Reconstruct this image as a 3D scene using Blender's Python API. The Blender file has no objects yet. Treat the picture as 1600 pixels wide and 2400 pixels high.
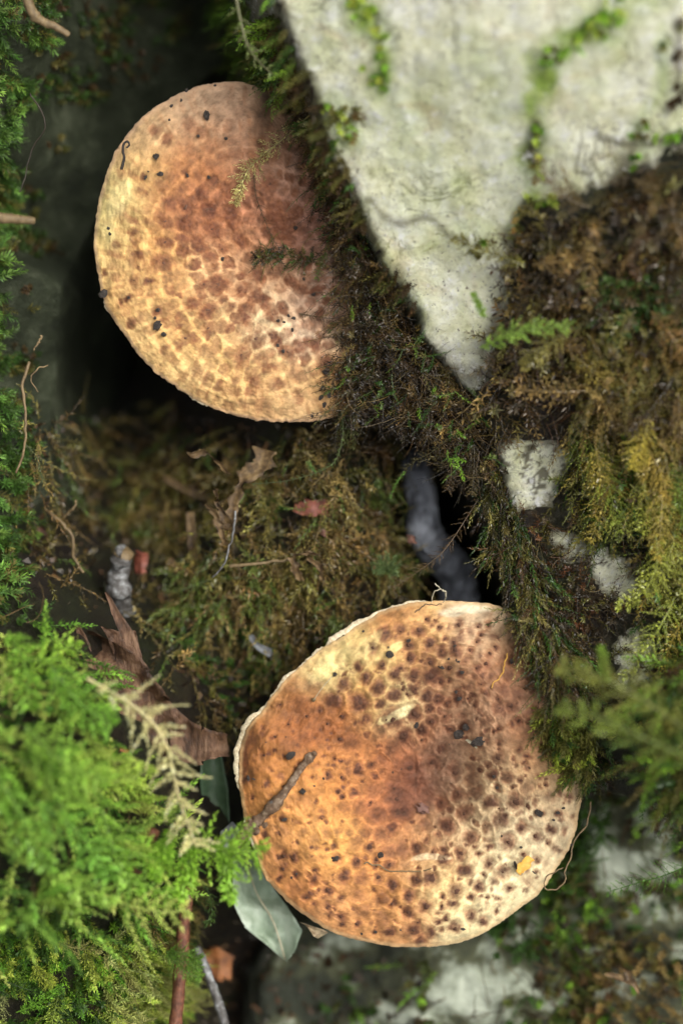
import bpy, math, random
import numpy as np
from mathutils import Vector

# ------------------------------------------------------------------ camera, sky, sun, exposure
U = 0.01                      # the scene is laid out in centimetres, built in metres
H = 60.0                      # camera height above the caps, cm
sc = bpy.context.scene
cam_d = bpy.data.cameras.new('camera'); cam = bpy.data.objects.new('camera', cam_d)
sc.collection.objects.link(cam); sc.camera = cam
cam.location = (0, 0, H*U); cam.rotation_euler = (0, 0, 0)
cam_d.sensor_fit = 'VERTICAL'; cam_d.sensor_height = 36.0; cam_d.lens = 36.0*H/24.0
cam_d.clip_start = 0.02; cam_d.clip_end = 200
cam_d.dof.use_dof = True; cam_d.dof.focus_distance = (H-0.0)*U; cam_d.dof.aperture_fstop = 3.8

w = bpy.data.worlds.new('World'); sc.world = w; w.use_nodes = True
nt = w.node_tree; bg = nt.nodes['Background']
sky = nt.nodes.new('ShaderNodeTexSky'); sky.sky_type = 'NISHITA'; sky.sun_disc = False
SUN_EL, SUN_AZ = math.radians(58), math.radians(62)      # azimuth clockwise from +Y
sky.sun_elevation = SUN_EL; sky.sun_rotation = SUN_AZ
sky.dust_density = 6.0; sky.air_density = 1.0; sky.ozone_density = 1.0
hs = nt.nodes.new('ShaderNodeHueSaturation'); hs.inputs['Saturation'].default_value = 0.10
nt.links.new(sky.outputs[0], hs.inputs['Color']); nt.links.new(hs.outputs[0], bg.inputs['Color'])
bg.inputs['Strength'].default_value = 0.14
sun_d = bpy.data.lights.new('sun', 'SUN'); sun = bpy.data.objects.new('sun', sun_d); sc.collection.objects.link(sun)
sun_d.energy = 1.2; sun_d.angle = math.radians(40); sun_d.color = (1.0, 0.94, 0.82)
sdir = Vector((math.sin(SUN_AZ)*math.cos(SUN_EL), math.cos(SUN_AZ)*math.cos(SUN_EL), math.sin(SUN_EL)))
sun.rotation_euler = sdir.to_track_quat('Z', 'Y').to_euler()
sc.view_settings.view_transform = 'Standard'; sc.view_settings.look = 'None'
sc.view_settings.gamma = 1; sc.view_settings.use_curve_mapping = False
sc.view_settings.exposure = 0.70
sc.cycles.use_denoising = True
sc.cycles.max_bounces = 6; sc.cycles.diffuse_bounces = 3; sc.cycles.glossy_bounces = 2; sc.cycles.transmission_bounces = 3
sc.cycles.caustics_reflective = False; sc.cycles.caustics_refractive = False

rng = np.random.default_rng(11); random.seed(11)
R3 = lambda *s: rng.random(s)

# ------------------------------------------------------------------ helpers
def P(px, py, z=0.0):
    """photograph pixel seen at height z (cm) -> point in cm"""
    k = (H - np.asarray(z, float))/H
    x = (np.asarray(px, float)-800)/100*k; y = (1200-np.asarray(py, float))/100*k
    return np.stack(np.broadcast_arrays(x, y, np.asarray(z, float)), -1)

def lin(c):
    c = np.asarray(c, float)/255
    return np.where(c <= .04045, c/12.92, ((c+.055)/1.055)**2.4)

def sm(a, b, x):
    t = np.clip((x-a)/(b-a), 0, 1); return t*t*(3-2*t)

def _hash(ix, iy, seed):
    h = (ix.astype(np.int64)*374761393 + iy.astype(np.int64)*668265263 + seed*974634777) & 0xffffffff
    h = ((h ^ (h >> 13))*1274126177) & 0xffffffff
    return ((h ^ (h >> 16)) & 0xffff)/65535.0

def vnoise(x, y, seed=0):
    x = np.asarray(x, float); y = np.asarray(y, float)
    ix = np.floor(x); iy = np.floor(y); fx = x-ix; fy = y-iy
    fx = fx*fx*(3-2*fx); fy = fy*fy*(3-2*fy)
    a = _hash(ix, iy, seed); b = _hash(ix+1, iy, seed); c = _hash(ix, iy+1, seed); d = _hash(ix+1, iy+1, seed)
    return (a+(b-a)*fx)*(1-fy) + (c+(d-c)*fx)*fy - 0.5

def fbm(x, y, oct=4, seed=0, gain=.5):
    s = 0; a = 1.0
    for o in range(oct):
        s = s + a*vnoise(x*2**o+o*17.3, y*2**o-o*9.1, seed+o); a *= gain
    return s

def norm(v): return v/np.maximum(np.linalg.norm(v, axis=-1, keepdims=True), 1e-9)

ORI = {}
def origin_of(o): return ORI.get(o.name, np.zeros(3))

def mesh_data(name, V, F, smooth=True, col=None):
    me = bpy.data.meshes.new(name)
    V = np.asarray(V, np.float32)
    if isinstance(F, np.ndarray): F = [F]
    F = [np.asarray(f, np.int32) for f in F if len(f)]
    me.vertices.add(len(V)); me.vertices.foreach_set('co', V.ravel())
    loops = np.concatenate([f.ravel() for f in F]); sizes = np.concatenate([np.full(len(f), f.shape[1], np.int32) for f in F])
    starts = np.concatenate([[0], np.cumsum(sizes)[:-1]]).astype(np.int32)
    me.loops.add(len(loops)); me.loops.foreach_set('vertex_index', loops)
    me.polygons.add(len(sizes)); me.polygons.foreach_set('loop_start', starts)
    me.polygons.foreach_set('use_smooth', np.full(len(sizes), smooth, bool))
    if col is not None:
        a = me.color_attributes.new('Col', 'FLOAT_COLOR', 'POINT')
        c = np.ones((len(V), 4), np.float32); c[:, :3] = col; a.data.foreach_set('color', c.ravel())
    me.update(calc_edges=True); me.validate()
    return me

def link(name, data, mat, parent=None, origin=(0, 0, 0)):
    o = bpy.data.objects.new(name, data); sc.collection.objects.link(o)
    origin = np.asarray(origin, float); ORI[o.name] = origin
    if parent is not None:
        o.parent = parent; o.location = (origin-origin_of(parent))*U
    else: o.location = origin*U
    if mat is not None and not data.materials: data.materials.append(mat)
    return o

def obj(name, V, F, mat, parent=None, origin=None, smooth=True, col=None):
    V = np.asarray(V, float)
    if origin is None: origin = (V.min(0)+V.max(0))/2; origin[2] = V[:, 2].min()
    return link(name, mesh_data(name, (V-origin)*U, F, smooth, col), mat, parent, origin)

def tag(o, label, cat, group=None, kind=None):
    o['label'] = label; o['category'] = cat
    if group: o['group'] = group
    if kind: o['kind'] = kind
    return o

def empty(name, origin):
    o = bpy.data.objects.new(name, None); sc.collection.objects.link(o)
    o.empty_display_size = .005
    ORI[o.name] = np.asarray(origin, float); o.location = np.asarray(origin, float)*U
    return o

# ------------------------------------------------------------------ materials
def mat_new(name):
    m = bpy.data.materials.new(name); m.use_nodes = True
    nt = m.node_tree; return m, nt, nt.nodes, nt.links, nt.nodes['Principled BSDF']

def coords(nt, scale=100.0, sc3=(1, 1, 1)):
    tc = nt.nodes.new('ShaderNodeTexCoord'); mp = nt.nodes.new('ShaderNodeMapping')
    mp.inputs['Scale'].default_value = [scale*s for s in sc3]
    nt.links.new(tc.outputs['Object'], mp.inputs['Vector']); return mp.outputs[0]

def noise(nt, vec, scale, detail=5, rough=.6, dist=0):
    n = nt.nodes.new('ShaderNodeTexNoise'); n.inputs['Scale'].default_value = scale
    n.inputs['Detail'].default_value = detail; n.inputs['Roughness'].default_value = rough; n.inputs['Distortion'].default_value = dist
    nt.links.new(vec, n.inputs['Vector']); return n.outputs[0]

def ramp(nt, fac, stops):
    r = nt.nodes.new('ShaderNodeValToRGB'); e = r.color_ramp.elements
    while len(e) < len(stops): e.new(0.5)
    for el, (p, c) in zip(e, stops):
        el.position = p; el.color = (*c, 1) if len(c) == 3 else c
    nt.links.new(fac, r.inputs[0]); return r.outputs[0]

def mix(nt, fac, a, b, mode='MIX'):
    m = nt.nodes.new('ShaderNodeMix'); m.data_type = 'RGBA'; m.blend_type = mode
    for i, v in ((0, fac), (6, a), (7, b)):
        if isinstance(v, (int, float)): m.inputs[i].default_value = v
        elif isinstance(v, (tuple, list)): m.inputs[i].default_value = (*v, 1)
        else: nt.links.new(v, m.inputs[i])
    return m.outputs[2]

def bump(nt, h, bs, strength=.5, dist=.0004, prev=None):
    b = nt.nodes.new('ShaderNodeBump'); b.inputs['Strength'].default_value = strength; b.inputs['Distance'].default_value = dist
    nt.links.new(h, b.inputs['Height'])
    if prev is not None: nt.links.new(prev, b.inputs['Normal'])
    nt.links.new(b.outputs[0], bs.inputs['Normal']); return b.outputs[0]

def attr(nt):
    a = nt.nodes.new('ShaderNodeVertexColor'); a.layer_name = 'Col'; return a.outputs[0]

def make_leafmat(name, rough, transl, spec=.5):
    m, nt, N, L, bs = mat_new(name)
    v = coords(nt); c = mix(nt, 1.0, attr(nt), ramp(nt, noise(nt, v, 3.0, 3), [(.3, (.7, .72, .6)), (.7, (1.25, 1.2, 1.1))]), 'MULTIPLY')
    L.new(c, bs.inputs['Base Color']); bs.inputs['Roughness'].default_value = rough; bs.inputs['Specular IOR Level'].default_value = spec
    tr = N.new('ShaderNodeBsdfTranslucent'); L.new(c, tr.inputs['Color'])
    mx = N.new('ShaderNodeMixShader'); mx.inputs[0].default_value = transl
    L.new(bs.outputs[0], mx.inputs[1]); L.new(tr.outputs[0], mx.inputs[2]); L.new(mx.outputs[0], N['Material Output'].inputs['Surface'])
    return m
M = {}
M['moss'] = make_leafmat('living_moss', .42, .38)
M['wetmoss'] = make_leafmat('wet_dead_moss', .26, .18, .8)

def make_cap_mat():
    m, nt, N, L, bs = mat_new('cap_skin')
    v = coords(nt)
    c = mix(nt, 1.0, attr(nt), ramp(nt, noise(nt, v, 9.0, 6, .7), [(.28, (.72, .66, .58)), (.5, (1, 1, 1)), (.75, (1.16, 1.14, 1.08))]), 'MULTIPLY')
    c = mix(nt, ramp(nt, noise(nt, v, 30, 4, .7), [(.60, (0, 0, 0)), (.74, (.45, .45, .45))]), c, (.16, .075, .035))
    L.new(c, bs.inputs['Base Color']); bs.inputs['Roughness'].default_value = .62; bs.inputs['Specular IOR Level'].default_value = .3
    bs.inputs['Sheen Weight'].default_value = .08
    b = bump(nt, noise(nt, v, 22, 6, .75), bs, .55, .0003)
    bump(nt, noise(nt, v, 4, 4, .6), bs, .5, .0008, b)
    return m
M['cap'] = make_cap_mat()

def simple(name, stops, scale=6, rough=.6, bs_=.5, bd=.0004, sc3=(1, 1, 1), bscale=None, spec=.4, detail=6):
    m, nt, N, L, bs = mat_new(name)
    v = coords(nt, 100, sc3)
    L.new(ramp(nt, noise(nt, v, scale, detail, .65), stops), bs.inputs['Base Color'])
    bs.inputs['Roughness'].default_value = rough; bs.inputs['Specular IOR Level'].default_value = spec
    bump(nt, noise(nt, v, bscale or scale*2.5, 5, .7), bs, bs_, bd)
    return m
S = lambda *c: tuple(lin(c)*.85)
M['pore'] = simple('pore_layer', [(.3, S(190, 165, 125)), (.6, S(236, 222, 190))], 14, .7, .8, .0004)
M['stem'] = simple('fungus_stem', [(.3, (.10, .06, .03)), (.7, (.45, .36, .22))], 5)
M['scale'] = simple('cap_scale', [(.3, (.03, .013, .007)), (.7, (.12, .05, .026))], 20, .75)
M['scale_tan'] = simple('cap_scale_tan', [(.3, (.07, .03, .018)), (.7, (.17, .085, .05))], 20, .8)
M['crumb'] = simple('soil_crumb', [(.3, (.008, .006, .005)), (.7, (.05, .038, .03))], 18, .38, .8)
M['soilgrain'] = simple('litter', [(.3, (.03, .016, .009)), (.55, (.09, .05, .025)), (.75, (.26, .14, .085))], 3.0, .5)
M['bark'] = simple('twig_bark', [(.28, (.035, .018, .010)), (.5, (.12, .07, .038)), (.72, (.32, .25, .18))], 7, .6, .9, .0005)
M['redbark'] = simple('red_bark', [(.3, (.045, .016, .009)), (.6, (.17, .062, .03)), (.8, (.3, .15, .085))], 6, .55, .8)
M['greystick'] = simple('grey_stick', [(.36, (.035, .03, .026)), (.52, (.10, .095, .09)), (.68, (.30, .31, .31))], 4, .55, .8)
M['bluestick'] = simple('blue_grey_stick', [(.36, (.09, .095, .11)), (.5, (.30, .32, .37)), (.64, (.52, .55, .62))], 2.2, .4, 1, .002, (1, .5, 1))
M['tan'] = simple('tan_fibre', [(.3, (.07, .045, .02)), (.7, (.22, .155, .075))], 6, .55)
M['palefibre'] = simple('pale_fibre', [(.3, (.3, .26, .17)), (.7, (.6, .55, .4))], 8, .6)
M['darkthread'] = simple('dark_thread', [(.3, (.012, .009, .006)), (.7, (.05, .035, .022))], 8, .5)
M['dead'] = simple('dead_leaf', [(.33, (.028, .014, .008)), (.5, (.10, .050, .026)), (.66, (.2, .115, .065))], 3.0, .5, 1, .0008, (1.6, .55, 1), 7)
M['pink'] = simple('pinkish_leaf', [(.3, (.07, .03, .02)), (.7, (.26, .135, .10))], 4, .6)
M['paleleaf'] = simple('pale_green_leaf', [(.33, (.20, .26, .18)), (.5, (.34, .41, .31)), (.68, (.48, .53, .44))], 1.1, .4, .6, .0006, (1.5, .6, 1), 5)
M['darkleaf'] = simple('dark_green_leaf', [(.3, (.03, .06, .03)), (.7, (.09, .14, .08))], 2, .4)
M['redchip'] = simple('red_wood', [(.35, (.07, .02, .012)), (.65, (.26, .075, .045))], 5, .5)
M['orange'] = simple('orange_leaf', [(.35, (.09, .03, .012)), (.65, (.32, .12, .035))], 4, .55)
M['golden'] = simple('golden_scrap', [(.3, (.45, .22, .02)), (.7, (.7, .42, .08))], 6, .5)
M['shred'] = simple('dried_shred', [(.32, (.025, .014, .006)), (.5, (.10, .06, .024)), (.7, (.22, .145, .06))], 5, .55, .7)
M['mica'] = simple('grey_scrap', [(.3, (.08, .085, .09)), (.7, (.24, .25, .26))], 6, .4)

def make_ground():
    m, nt, N, L, bs = mat_new('wet_humus')
    v = coords(nt)
    c = ramp(nt, noise(nt, v, 2.2, 8, .72), [(.25, (.008, .006, .004)), (.45, (.030, .018, .010)), (.6, (.07, .042, .02)), (.8, (.15, .09, .045))])
    g = ramp(nt, noise(nt, v, .55, 4, .6), [(.42, (0, 0, 0)), (.62, (.8, .8, .8))])
    c = mix(nt, g, c, ramp(nt, noise(nt, v, 5, 6, .7), [(.3, (.012, .018, .005)), (.7, (.06, .075, .018))]))
    L.new(c, bs.inputs['Base Color']); bs.inputs['Roughness'].default_value = .5
    b = bump(nt, noise(nt, v, 4, 8, .75), bs, 1, .002)
    bump(nt, noise(nt, v, 16, 5, .7), bs, .8, .0008, b)
    return m
M['ground'] = make_ground()

def make_rock(name, pale):
    m, nt, N, L, bs = mat_new(name)
    v = coords(nt)
    big = noise(nt, v, .35, 6, .65, .6); mid = noise(nt, v, 1.3, 8, .7, .4); fine = noise(nt, v, 7, 6, .75)
    if pale:
        c = ramp(nt, mid, [(.26, S(176, 178, 128)), (.40, S(234, 233, 196)), (.54, S(252, 249, 222)), (.72, S(255, 254, 242))])
        c = mix(nt, ramp(nt, big, [(.5, (0, 0, 0)), (.68, (.6, .6, .6))]), c, S(206, 216, 158))
        c = mix(nt, ramp(nt, noise(nt, v, .8, 5, .6, 1.0), [(.56, (0, 0, 0)), (.7, (.45, .45, .45))]), c, S(205, 180, 140))
        c = mix(nt, ramp(nt, fine, [(.60, (0, 0, 0)), (.70, (.6, .6, .6))]), c, S(140, 134, 92))
        vein = nt.nodes.new('ShaderNodeMath'); vein.operation = 'SUBTRACT'; vein.inputs[1].default_value = .5; L.new(noise(nt, v, .55, 7, .62, .8), vein.inputs[0])
        ab = nt.nodes.new('ShaderNodeMath'); ab.operation = 'ABSOLUTE'; L.new(vein.outputs[0], ab.inputs[0])
        gate = ramp(nt, noise(nt, v, .45, 2, .5), [(.44, (0, 0, 0)), (.6, (.8, .8, .8))])
        crack = mix(nt, 1.0, ramp(nt, ab.outputs[0], [(.0, (1, 1, 1)), (.02, (0, 0, 0))]), gate, 'MULTIPLY')
        c = mix(nt, crack, c, S(112, 108, 68))
        c = mix(nt, ramp(nt, noise(nt, v, 3.2, 6, .75, .5), [(.52, (0, 0, 0)), (.68, (.4, .4, .4))]), c, S(184, 182, 140))
        sp = ramp(nt, noise(nt, v, 9, 5, .7), [(.60, (0, 0, 0)), (.665, (.85, .85, .85))])
        c = mix(nt, sp, c, S(70, 50, 34))
        st_ = nt.nodes.new('ShaderNodeSeparateColor'); L.new(attr(nt), st_.inputs[0])
        c = mix(nt, st_.outputs[0], c, ramp(nt, fine, [(.3, S(96, 128, 40)), (.7, S(176, 200, 92))]))
        c = mix(nt, st_.outputs[1], c, S(74, 66, 44))
        pit = noise(nt, v, 4.5, 7, .8); c = mix(nt, ramp(nt, pit, [(.34, (.6, .6, .6)), (.42, (0, 0, 0))]), c, S(150, 142, 104))
        c = mix(nt, ramp(nt, noise(nt, v, 2.6, 6, .75), [(.56, (0, 0, 0)), (.66, (.7, .7, .7))]), c, S(255, 253, 246))
        rr = .72
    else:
        c = ramp(nt, mid, [(.3, (.014, .018, .009)), (.50, (.045, .055, .028)), (.72, (.13, .145, .09))])  # grey-green rock, albedo darkened to stand in for the shade on the boulder
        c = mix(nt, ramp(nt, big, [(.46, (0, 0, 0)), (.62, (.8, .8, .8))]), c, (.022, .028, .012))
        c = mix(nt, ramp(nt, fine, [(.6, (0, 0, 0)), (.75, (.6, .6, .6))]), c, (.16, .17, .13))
        rr = .5
    L.new(c, bs.inputs['Base Color']); bs.inputs['Roughness'].default_value = rr; bs.inputs['Specular IOR Level'].default_value = .35
    b = bump(nt, mid, bs, 1.0, .003)
    bump(nt, fine, bs, 1.0, .002, b)
    return m
S = lambda *c: tuple(np.minimum(lin(c)*1.0, .93))
M['pale_rock'] = make_rock('pale_lichen_rock', True)
M['dark_rock'] = make_rock('shade_dark_rock', False)

def make_lowrock():
    m, nt, N, L, bs = mat_new('lichen_spotted_rock')
    v = coords(nt)
    c = ramp(nt, noise(nt, v, .7, 5, .55, .4), [(.38, (.02, .024, .012)), (.5, (.07, .075, .035)), (.57, (.30, .33, .25)), (.70, (.58, .62, .50))])
    L.new(c, bs.inputs['Base Color']); bs.inputs['Roughness'].default_value = .65
    bump(nt, noise(nt, v, 3, 7, .7), bs, 1, .002); return m
M['low_rock'] = make_lowrock()

# ------------------------------------------------------------------ terrain
def shep(X, Y, pts, sig):
    num = np.zeros_like(X); den = np.full_like(X, 1e-12)
    for (px, py, z) in pts:
        q = P(px, py, z); d2 = (X-q[0])**2+(Y-q[1])**2
        wgt = np.exp(-d2/(2*sig*sig)) + 2e-3/(1+(d2/9)**2)
        num += wgt*z; den += wgt
    return num/den

def sdf(X, Y, poly):
    """signed distance, positive inside; poly = list of (px,py) at z=0"""
    q = np.array([P(a, b, 0)[:2] for a, b in poly]); n = len(q)
    dmin = np.full(X.shape, 1e9); ins = np.zeros(X.shape, bool)
    for i in range(n):
        a = q[i]; b = q[(i+1) % n]; e = b-a
        t = np.clip(((X-a[0])*e[0]+(Y-a[1])*e[1])/max(e@e, 1e-9), 0, 1)
        d = np.hypot(X-a[0]-t*e[0], Y-a[1]-t*e[1]); dmin = np.minimum(dmin, d)
        cond = ((a[1] > Y) != (b[1] > Y)) & (X < (b[0]-a[0])*(Y-a[1])/((b[1]-a[1]) if b[1] != a[1] else 1e-9)+a[0])
        ins ^= cond
    return np.where(ins, dmin, -dmin)

DX = .065
gx = np.arange(-13.5, 13.5+DX/2, DX); gy = np.arange(-17.5, 17.5+DX/2, DX)
GX, GY = np.meshgrid(gx, gy)

# big pale rock (upper right, running on under the moss bank)
rockA_poly = [(560, -500), (628, 0), (680, 100), (722, 200), (765, 330), (805, 425), (850, 530), (920, 655), (990, 775), (1045, 860), (1085, 915),
              (1140, 1000), (1165, 1080), (1200, 1200), (1260, 1330), (1310, 1500), (1370, 1700), (1450, 1850), (1700, 1950), (2300, 2000), (2300, -500)]
topA = shep(GX, GY, [(650, 0, 2.6), (900, 0, 4.0), (1200, 0, 4.6), (1600, 0, 4.4), (720, 200, 2.0), (820, 430, 1.4), (1000, 300, 3.0), (1300, 300, 3.2), (1600, 400, 2.8),
    (950, 690, .7), (1050, 600, 1.1), (1200, 550, 1.6), (1090, 880, .0), (1240, 1120, -.3), (1330, 1270, -.3), (1440, 1340, -.2), (1480, 1600, -.3), (1350, 800, 1.2), (1600, 800, 1.6),
    (1600, 1200, .6), (1600, 1500, .2), (1600, 1800, -1.0), (1450, 1000, .6), (1900, 900, 1.5), (1900, 0, 4), (1900, 1800, -.5), (1200, -400, 5.5)], 1.5)
dA = sdf(GX+.22*fbm(GX*1.1, GY*1.1, 5, 5, .6), GY+.22*fbm(GX*1.1, GY*1.1, 5, 8, .6), rockA_poly)
ZA = topA + .20*fbm(GX*.7, GY*.7, 4, 21, .5) + .10*fbm(GX*3.0, GY*3.0, 5, 22, .6)
ZA = ZA - np.where(dA < .3, (.3-dA)**2*1.6, 0) - np.maximum(0, -dA)*7
# dark boulder upper left
rockC_poly = [(-900, -700), (620, -700), (520, 0), (430, 120), (330, 240), (230, 390), (150, 540), (110, 800), (90, 1150), (-50, 1330), (-900, 1400)]
topC = shep(GX, GY, [(0, 0, .2), (0, 300, .1), (0, 700, 0), (0, 1100, -.4), (110, 100, -1.0), (200, 100, -2.2), (300, 100, -4.2), (400, 50, -6.5), (470, 0, -8.5), (120, 300, -2.0), (200, 330, -4.5), (280, 250, -6),
    (90, 500, -2.6), (150, 500, -5.5), (70, 800, -2.6), (60, 1100, -2), (-200, 300, 1), (-200, 900, .6), (-400, 600, 1.5), (300, -300, -3), (0, -400, .8), (400, -500, -4)], .8)
dC = sdf(GX, GY, rockC_poly)
ZC = topC + .35*fbm(GX*.7, GY*.7, 5, 31) + .06*fbm(GX*4, GY*4, 3, 32) - np.maximum(0, -dC)*6
# low rock under the lower right corner
rockB_poly = [(1010, 2180), (1150, 2150), (1300, 1900), (1420, 1820), (1900, 1800), (1900, 2900), (560, 2900), (590, 2400), (640, 2260), (760, 2240), (900, 2200)]
dB = sdf(GX, GY, rockB_poly)
ZB = -3.3 - .9*sm(1100, 750, GX*100+800) + .5*fbm(GX*.5, GY*.5, 4, 41) + .12*fbm(GX*3, GY*3, 3, 42) - np.where(dB < .4, (.4-dB)**2*1.2, 0) - np.maximum(0, -dB)*5

exposed = [[(560, -500), (628, 0), (680, 100), (722, 200), (765, 330), (805, 425), (850, 530), (920, 655), (990, 775), (1050, 870), (1095, 915), (1145, 890), (1145, 820), (1175, 730), (1198, 650), (1200, 575), (1215, 505), (1330, 480),
            (1410, 455), (1470, 430), (1600, 370), (2300, 250), (2300, -500)],
           [(1170, 1050), (1215, 1035), (1290, 1040), (1330, 1075), (1300, 1120), (1290, 1185), (1215, 1205), (1185, 1140)],
           [(1290, 1240), (1345, 1245), (1385, 1300), (1320, 1318)], [(1390, 1285), (1475, 1310), (1500, 1400), (1425, 1412)],
           [(1440, 1500), (1520, 1480), (1530, 1600), (1500, 1680), (1440, 1620)]]
ex = np.full(GX.shape, -9.0)
for e in exposed: ex = np.maximum(ex, sdf(GX+.25*fbm(GX*2.2, GY*2.2, 4, 51, .7), GY+.25*fbm(GX*2.2, GY*2.2, 4, 52, .7), e))
soilcover = ZA + .30*sm(.0, -.5, ex) - .5*sm(-.06, .06, ex)
gpts = [(150, 800, -12), (250, 300, -13), (450, 120, -13), (600, 60, -12), (400, 500, -13), (500, 700, -12), (300, 850, -10), (180, 1000, -7.5), (350, 1000, -6.5), (500, 1080, -4.2), (650, 1080, -2.4), (800, 1130, -2.0),
    (600, 1300, -2.1), (800, 1350, -1.7), (300, 1180, -4.8), (130, 1180, -4.5), (300, 1320, -3.8), (200, 1380, -2.5), (420, 1450, -2.8), (600, 1500, -2.8), (720, 1440, -2.4), (900, 1330, -2.4), (900, 1150, -2.2),
    (1010, 1180, -9), (1060, 1290, -9), (1020, 1120, -9), (1080, 1370, -7), (0, 1400, .6), (100, 1500, 1.8), (0, 1700, 2.8), (150, 1700, 2.5), (240, 1760, 1.8), (300, 1900, 1.2), (200, 2000, 1.6), (0, 2000, 2.2), (400, 1960, .4),
    (350, 2150, -.2), (0, 2300, .1), (200, 2320, -.3), (400, 2350, -.8), (470, 2120, -3), (470, 2250, -6), (490, 1830, -2.8), (420, 1720, -2), (340, 1600, -1.6), (250, 1560, -.9), (950, 1800, -4), (700, 1750, -4), (600, 2100, -4.5), (600, 2300, -7),
    (780, 2300, -6), (1000, 2300, -4.2), (1200, 2300, -3.9), (1400, 2100, -3.7), (1600, 2300, -3.6), (1400, 2350, -3.6), (1550, 2000, -3.5), (1380, 1900, -3.5), (-300, 1700, 3), (-300, 2300, 1.), (800, 2800, -4), (1800, 2800, -3.5), (0, 1200, -1.8),
    (800, 800, -9), (900, 950, -3), (700, 300, -9), (-500, 1200, -.5), (1900, 1500, 0)]
ZG = shep(GX, GY, gpts, .75) + .35*fbm(GX*.8, GY*.8, 5, 61) + .10*fbm(GX*4, GY*4, 3, 62)
cover = sm(-.55, -.1, dA)
ZG = np.where(dA > -.1, np.where(cover > 0, soilcover, ZG), ZG)
ZT = np.maximum(np.maximum(ZG, ZA), np.maximum(ZC, ZB))

def samp(Z, x, y):
    fx = np.clip((np.asarray(x)-gx[0])/DX, 0, len(gx)-2.001); fy = np.clip((np.asarray(y)-gy[0])/DX, 0, len(gy)-2.001)
    ix = fx.astype(int); iy = fy.astype(int); fx = fx-ix; fy = fy-iy
    return (Z[iy, ix]*(1-fx)+Z[iy, ix+1]*fx)*(1-fy)+(Z[iy+1, ix]*(1-fx)+Z[iy+1, ix+1]*fx)*fy

def grid_faces(ny, nx):
    i = np.arange(ny*nx).reshape(ny, nx)
    return np.stack([i[:-1, :-1], i[:-1, 1:], i[1:, 1:], i[1:, :-1]], -1).reshape(-1, 4)

def hf(name, Z, mask, mat, label, cat, kind=None, floor=None, col=None):
    V = np.stack([GX, GY, Z], -1).reshape(-1, 3); F = grid_faces(*GX.shape)
    F = F[mask.ravel()[F].all(1)]
    used = np.unique(F); mp = np.full(len(V), -1); mp[used] = np.arange(len(used))
    V = V[used]; F = mp[F]
    if col is not None: col = col.reshape(-1, 3)[used]
    if floor is not None:       # close the body: a skirt down from the boundary
        e = np.concatenate([F[:, [0, 1]], F[:, [1, 2]], F[:, [2, 3]], F[:, [3, 0]]])
        key = np.sort(e, 1); k1 = key[:, 0].astype(np.int64)*10**7+key[:, 1]
        u, idx, cnt = np.unique(k1, return_index=True, return_counts=True)
        be = e[idx[cnt == 1]]; bv = np.unique(be); low = V[bv].copy(); low[:, 2] = floor
        m2 = np.full(len(V), -1); m2[bv] = len(V)+np.arange(len(bv))
        F = np.concatenate([F, np.stack([be[:, 1], be[:, 0], m2[be[:, 0]], m2[be[:, 1]]], -1)]); V = np.concatenate([V, low])
        if col is not None: col = np.concatenate([col, np.zeros((len(low), 3))])
    o = obj(name, V, F, mat, col=col); tag(o, label, cat, kind=kind); return o

# the ground: detailed middle, then rings out to the horizon in the same mesh
ny, nx = GX.shape
V = np.stack([GX, GY, ZG], -1).reshape(-1, 3); F = grid_faces(ny, nx); I = np.arange(ny*nx).reshape(ny, nx)
ring = np.concatenate([I[0, :-1], I[:-1, -1], I[-1, :0:-1], I[:0:-1, 0]]); Vs = [V]; Fs = [F]; prev = ring; base = len(V)
for s in (1.12, 1.3, 1.6, 2.2, 3.5, 7, 20, 80, 400):
    r = V[ring].copy(); r[:, :2] *= s
    wob = fbm(r[:, 0]*.12, r[:, 1]*.12, 3, 71)*(2+.25*s)
    f = min(1, (s-1)/.6); r[:, 2] = r[:, 2]*(1-f)+f*wob
    idx = np.arange(len(r))+base; base += len(r); Vs.append(r)
    n2 = np.roll(prev, -1); m2 = np.roll(idx, -1); Fs.append(np.stack([prev, idx, m2, n2], -1)); prev = idx
g = obj('ground', np.concatenate(Vs), np.concatenate(Fs), M['ground'], origin=(0, 0, 0))
tag(g, 'dark wet humus of the forest floor with a black hollow', 'ground', kind='structure')
def near(line, sig, zz):
    d = np.full(GX.shape, 99.)
    for a, b in zip(line[:-1], line[1:]):
        p = P(*a, zz)[:2]; q = P(*b, zz)[:2]; e = q-p; wx_ = GX+.3*fbm(GX*1.5, GY*1.5, 3, 15); wy_ = GY+.3*fbm(GX*1.5, GY*1.5, 3, 16)
        t = np.clip(((wx_-p[0])*e[0]+(wy_-p[1])*e[1])/(e@e), 0, 1); d = np.minimum(d, np.hypot(wx_-p[0]-t*e[0], wy_-p[1]-t*e[1]))
    return np.exp(-(d/sig)**2)
green = np.zeros(GX.shape); brown = np.zeros(GX.shape)
for line, sg, zz, k in (([(850, -20), (885, 40), (890, 110), (890, 200)], .3, 3.5, .8), ([(830, 0), (850, 40)], .5, 3.5, .7), ([(1400, 50), (1330, 110), (1262, 160), (1255, 250), (1262, 330), (1255, 430), (1230, 510)], .32, 3.2, .85), ([(1500, -10), (1400, 60)], .6, 4, .8), ([(1545, 90), (1520, 250), (1480, 390)], .18, 3, .5), ([(760, 260), (800, 250), (810, 330)], .35, 2, .8),
        ([(900, 240), (960, 330), (1050, 480)], .9, 2, .22), ([(1150, 200), (1200, 400)], .9, 2.5, .25), ([(1060, 440), (1110, 540)], .5, 1.5, .3), ([(830, 500), (900, 620), (960, 740)], .35, 1, .35)):
    green = np.maximum(green, k*near(line, sg, zz))
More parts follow.
